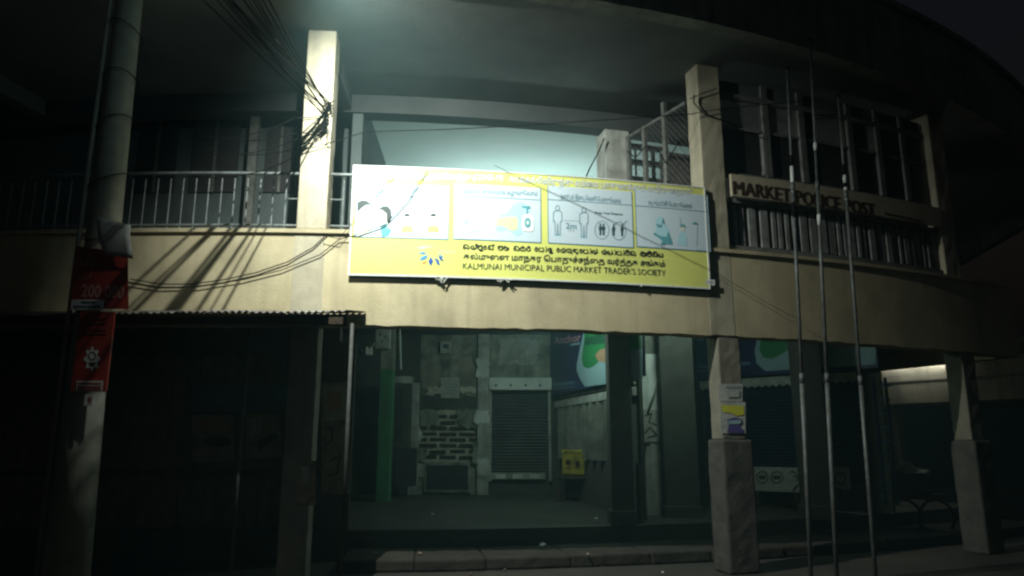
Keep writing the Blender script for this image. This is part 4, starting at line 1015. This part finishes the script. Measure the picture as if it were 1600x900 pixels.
# concrete canopy of the shop beyond, its lit ledge imitated by an added glowing strip
CN = Plane((8.1, 16.6), (9.9, 14.2))
t = thing('canopy_beam', 'pale concrete canopy beam of the shop beyond the curved building end', 'canopy', CN.pt(1.5, 0, 2.3))
gb('beam', CN, -.1, 3.3, -.3, 0, 2.45, 3.30, 'plaster2', t, 1, .02)
gb('groove', CN, -.1, 3.3, .001, .012, 2.92, 2.945, 'darkwall', t)
gb('roof_plate', CN, -.3, 3.4, -3, .25, 3.52, 3.62, 'slab', t)
for a_ in (.1, 3.0): gb('post', CN, a_, a_ + .3, -.35, -.05, 0, 2.448, 'darkwall', t)
t = thing('tube_light', 'lit fluorescent tube over the canopy beam beyond the building end', 'lamp', CN.pt(.8, .1, 3.3))
a0, a1 = CN.px(1377, 566, .1)[0], CN.px(1484, 563, .1)[0]
MB().tube([CN.pt(a0, .1, CN.px(1377, 567, .1)[1]), CN.pt(a1, .1, CN.px(1484, 564, .1)[1])], .055, 10).build('tube', 'stripglow', t, smooth=True)
for a_ in (a0 - .03, a1 + .03): gb('end_cap', CN, a_ - .03, a_ + .03, .0, .15, 3.28, 3.42, 'greypaint', t)
mb = MB(); r2 = random.Random(8)
vs = []; fs = []
CT = FY(13.2)
for i in range(8):
    for j in range(5):
        u = 1402 + i * 6.5; v = 716 + i * 2.6 + j * (4.5 - i * .35) + 2 * math.sin(i * 1.3 + j)
        q = CT.px(u, v); vs.append(CT.pt(q[0], .1 * math.sin(i * .9 + j * .7), q[1]))
for i in range(7):
    for j in range(4): fs.append((i * 5 + j, i * 5 + j + 1, i * 5 + j + 6, i * 5 + j + 5))
# covered hand cart with a cloth thrown over it
hc = thing('hand_cart', 'dark covered hand cart with a white cloth over it beyond the last column', 'cart', (7.6, 13.3, .1))
gb('load', CT, CT.px(1398, 740)[0], CT.px(1470, 740)[0], -.7, -.16, .75, 1.18, 'soot', hc, 1, .08)
gb('bed', CT, CT.px(1392, 740)[0], CT.px(1478, 740)[0], -.75, -.1, .66, .748, 'wood', hc, 1, .01)
for u in (1410, 1460):
    c = CT.pt(CT.px(u, 740)[0], -.08, .36)
    MB().tube([c + Vector((.3 * math.cos(t_), 0, .3 * math.sin(t_))) for t_ in [2 * math.pi * k / 20 for k in range(21)]], .025, 6).build('wheel', 'cable', hc)
MB().add(vs, fs).build('cloth', 'signwhite', hc, smooth=True).modifiers.new('s', 'SOLIDIFY').thickness = .01

# ---- posters on the right front column
poster('white printed notice pasted on the right front column', F, 1123, 600, 1160, 627, -.011, 'paper', marks=[('igrey', [[(1134, 602), (1157, 602), (1157, 606), (1134, 606)], [(1137, 609), (1157, 609), (1157, 622), (1137, 622)]]), ('paper', [[(1139, 611), (1155, 611), (1155, 620), (1139, 620)]])])
poster('lime and purple poster on the right front column under the white notice', F, 1126, 628, 1165, 677, -.011, 'paper', marks=[('pyellow', [[(1126, 633), (1162, 634), (1163, 648), (1150, 650), (1142, 645), (1130, 644)]]), ('purple', [[(1136, 676), (1139, 664), (1136, 656), (1146, 652), (1158, 654), (1160, 660), (1155, 664), (1162, 672), (1160, 677)]]), ('sgnpale', [[(1138, 657), (1158, 656), (1157, 662), (1139, 663)]])])

# ---- litter
rr = random.Random(14)
for k, (u, v, z, lab) in enumerate(((932, 813, .46, 'small white scrap lying on the arcade floor before the dark pillar'), (849, 853, .165, 'small white scrap on the concrete step'), (715, 884, .003, 'crumpled white wrapper on the road by the step'), (676, 806, .45, 'pale flattened wrapper on the arcade floor'), (1002, 871, .004, 'pale scrap on the road near the front column'))):
    x, y, zz = ray(u, v); t_ = (z - CAMH) / zz; c = Vector((x * t_, y * t_, z + .006))
    pts = [c + Vector((.05 * math.cos(q) * rr.uniform(.5, 1.2), .09 * math.sin(q) * rr.uniform(.5, 1.2), rr.uniform(0, .03))) for q in [2 * math.pi * i / 7 for i in range(7)]]
    o = MB().add(pts + [c + Vector((0, 0, .045))], [(i, (i + 1) % 7, 7) for i in range(7)]).build('litter', 'signwhite'); tag(o, lab, 'litter', kind='thing')

for k in range(16):
    u, v = rr.uniform(560, 1100), rr.choice((rr.uniform(775, 822), rr.uniform(852, 868), rr.uniform(884, 898)))
    z = .45 if v < 825 else .165 if v < 870 else .004
    x, y, zz = ray(u, v); t_ = (z - CAMH) / zz; c = Vector((x * t_, y * t_, z + .004)); sz = rr.uniform(.25, .7)
    pts = [c + Vector((.05 * math.cos(q) * rr.uniform(.5, 1.2), .08 * math.sin(q) * rr.uniform(.5, 1.2), rr.uniform(0, .03))) * sz for q in [2 * math.pi * i / 6 for i in range(6)]]
    o = MB().add(pts + [c + Vector((0, 0, .04 * sz))], [(i, (i + 1) % 6, 6) for i in range(6)]).build('litter', rr.choice(('paperb', 'paper', 'wood')))
    tag(o, 'tiny dull scrap of rubbish scattered before the shops', 'litter', 'rubbish scattered on floor, step and road', 'thing')
# ================================================================== LAMPS
def light(name, typ, loc, energy, color, parent, **k):
    l = bpy.data.lights.new(name, typ); l.energy = energy; l.color = color
    for a_, b_ in k.items(): setattr(l, a_, b_)
    o = bpy.data.objects.new(name, l); col.objects.link(o); o.parent = parent; o.location = Vector(loc) - wloc(parent)
    return o
fpos = Vector(FLOOD_POS); aim = (Vector(FLOOD_AIM) - fpos).normalized()
fl = thing('flood_lamp', 'lit floodlight on a bracket under the roof slab edge', 'lamp', fpos)
sp_ = light('flood_light', 'SPOT', fpos + aim * .06, FLOOD_W, FLOOD_COL, fl, spot_size=FLOOD_CONE, spot_blend=FLOOD_BLEND, shadow_soft_size=.012)
sp_.rotation_euler = aim.to_track_quat('-Z', 'Y').to_euler()
sd = aim.cross(Vector((0, 0, 1))).normalized(); upv = sd.cross(aim)
def lb(n, r0, r1, d0, d1, m):
    vs = [fpos + sd * sx * w + upv * sy * w * .7 + aim * d for (d, w) in ((d0, r0), (d1, r1)) for sx, sy in ((-1, -1), (1, -1), (1, 1), (-1, 1))]
    MB().add(vs, [(3, 2, 1, 0), (4, 5, 6, 7), (0, 1, 5, 4), (1, 2, 6, 5), (2, 3, 7, 6), (3, 0, 4, 7)]).build(n, m, fl)
lb('housing', .08, .13, -.12, .02, 'greypaint')
lb('lens', .11, .11, .021, .03, 'ftube')
pe = SL.pt(SL.ax(fpos.x), .0, ZC + .1)
MB().tube([fpos - aim * .1, Vector((fpos.x, fpos.y, ZC + .1)), pe], .022, 8).build('bracket', 'steel', fl)
light('spill_light', 'POINT', fpos + Vector((0, -.1, -.3)), BULB_W, SPILL_COL, fl, shadow_soft_size=.05)

rl = thing('ceiling_tube', 'row of lit tube fittings hung in the upper ceiling bay behind the banner', 'lamp', (.0, 14.4, 5.2))
for x_ in (-1.6, -.4, .8):
    gb('batten', FY(14.4), 20 + x_, 21.15 + x_, -.04, .04, 5.14, 5.20, 'greypaint', rl)
    MB().tube([(x_ + .02, 14.4, 5.23), (x_ + 1.13, 14.4, 5.23)], .018, 8).build('tube', 'tube', rl, smooth=True)
    MB().tube([(x_ + .5, 14.4, 5.2), (x_ + .5, 14.4, 6.955)], .008, 6).build('hanger', 'steel', rl)
ar = light('tube_light_source', 'AREA', (.2, 14.4, 5.27), ROOM_W, ROOM_COL, rl, shape='RECTANGLE', size=3.6, size_y=.12)
ar.rotation_euler = (R_(180 + 12), 0, 0)
al = thing('arcade_tube', 'lit tube fitting fixed to the arcade ceiling behind the front band', 'lamp', (.4, 12.6, 3.85))
gb('batten', FY(12.6), 19.8, 21.0, -.04, .04, 3.88, 3.948, 'greypaint', al)
MB().tube([(-.18, 12.6, 3.86), (.98, 12.6, 3.86)], .015, 8).build('tube', 'tube', al, smooth=True)
light('arcade_light_source', 'POINT', (.4, 12.6, 3.80), ARCADE_W, ARCADE_COL, al, shadow_soft_size=.2)

al = thing('arcade_tube', 'lit tube fitting over the passage beside the whitewashed wall strip', 'lamp', (2.75, 11.5, 3.85))
gb('batten', Plane((2.75, 10.9), (2.75, 12.0)), 0, 1.1, -.04, .04, 3.88, 3.948, 'greypaint', al)
MB().tube([(2.75, 10.95, 3.86), (2.75, 11.95, 3.86)], .015, 8).build('tube', 'tube', al, smooth=True)
light('passage_light_source', 'POINT', (2.75, 11.5, 3.80), PASSAGE_W, ARCADE_COL, al, shadow_soft_size=.2)

# ================================================================== DARK SHOP BLOCK ADDED TO HIDE THE HORIZON GLOW
db = thing('background_building', 'unlit low shop block across the side street beyond the building end', 'building', (16, 24, 0))
BB = FY(24)
gb('wall', BB, 28, 48, -6, 0, 0, 4.2, 'darkwall', db)
gb('roof', BB, 27.6, 48.4, -6.3, .7, 4.2, 4.4, 'slab', db)
for i in range(6):
    gb('shop_shutter', BB, 28.5 + 3.2 * i, 31.0 + 3.2 * i, .004, .05, .25, 2.8, 'navy', db)
    gb('lintel', BB, 28.3 + 3.2 * i, 31.2 + 3.2 * i, .004, .2, 2.84, 3.1, 'soot', db)
# night air
if HAZE > 0:
    hz = MB().box(-95, 95, -65, 125, -1, 9.9).build('haze', 'road')
    hm = bpy.data.materials.new('night_haze'); hm.use_nodes = True
    nt = hm.node_tree; nt.nodes.remove(nt.nodes['Principled BSDF'])
    pv = nt.nodes.new('ShaderNodeVolumePrincipled'); pv.inputs['Color'].default_value = (0.52, 0.95, 0.97, 1); pv.inputs['Density'].default_value = HAZE
    pv.inputs['Anisotropy'].default_value = 0.35
    nt.links.new(pv.outputs[0], nt.nodes['Material Output'].inputs['Volume'])
    hz.data.materials.clear(); hz.data.materials.append(hm); tag(hz, kind='stuff')
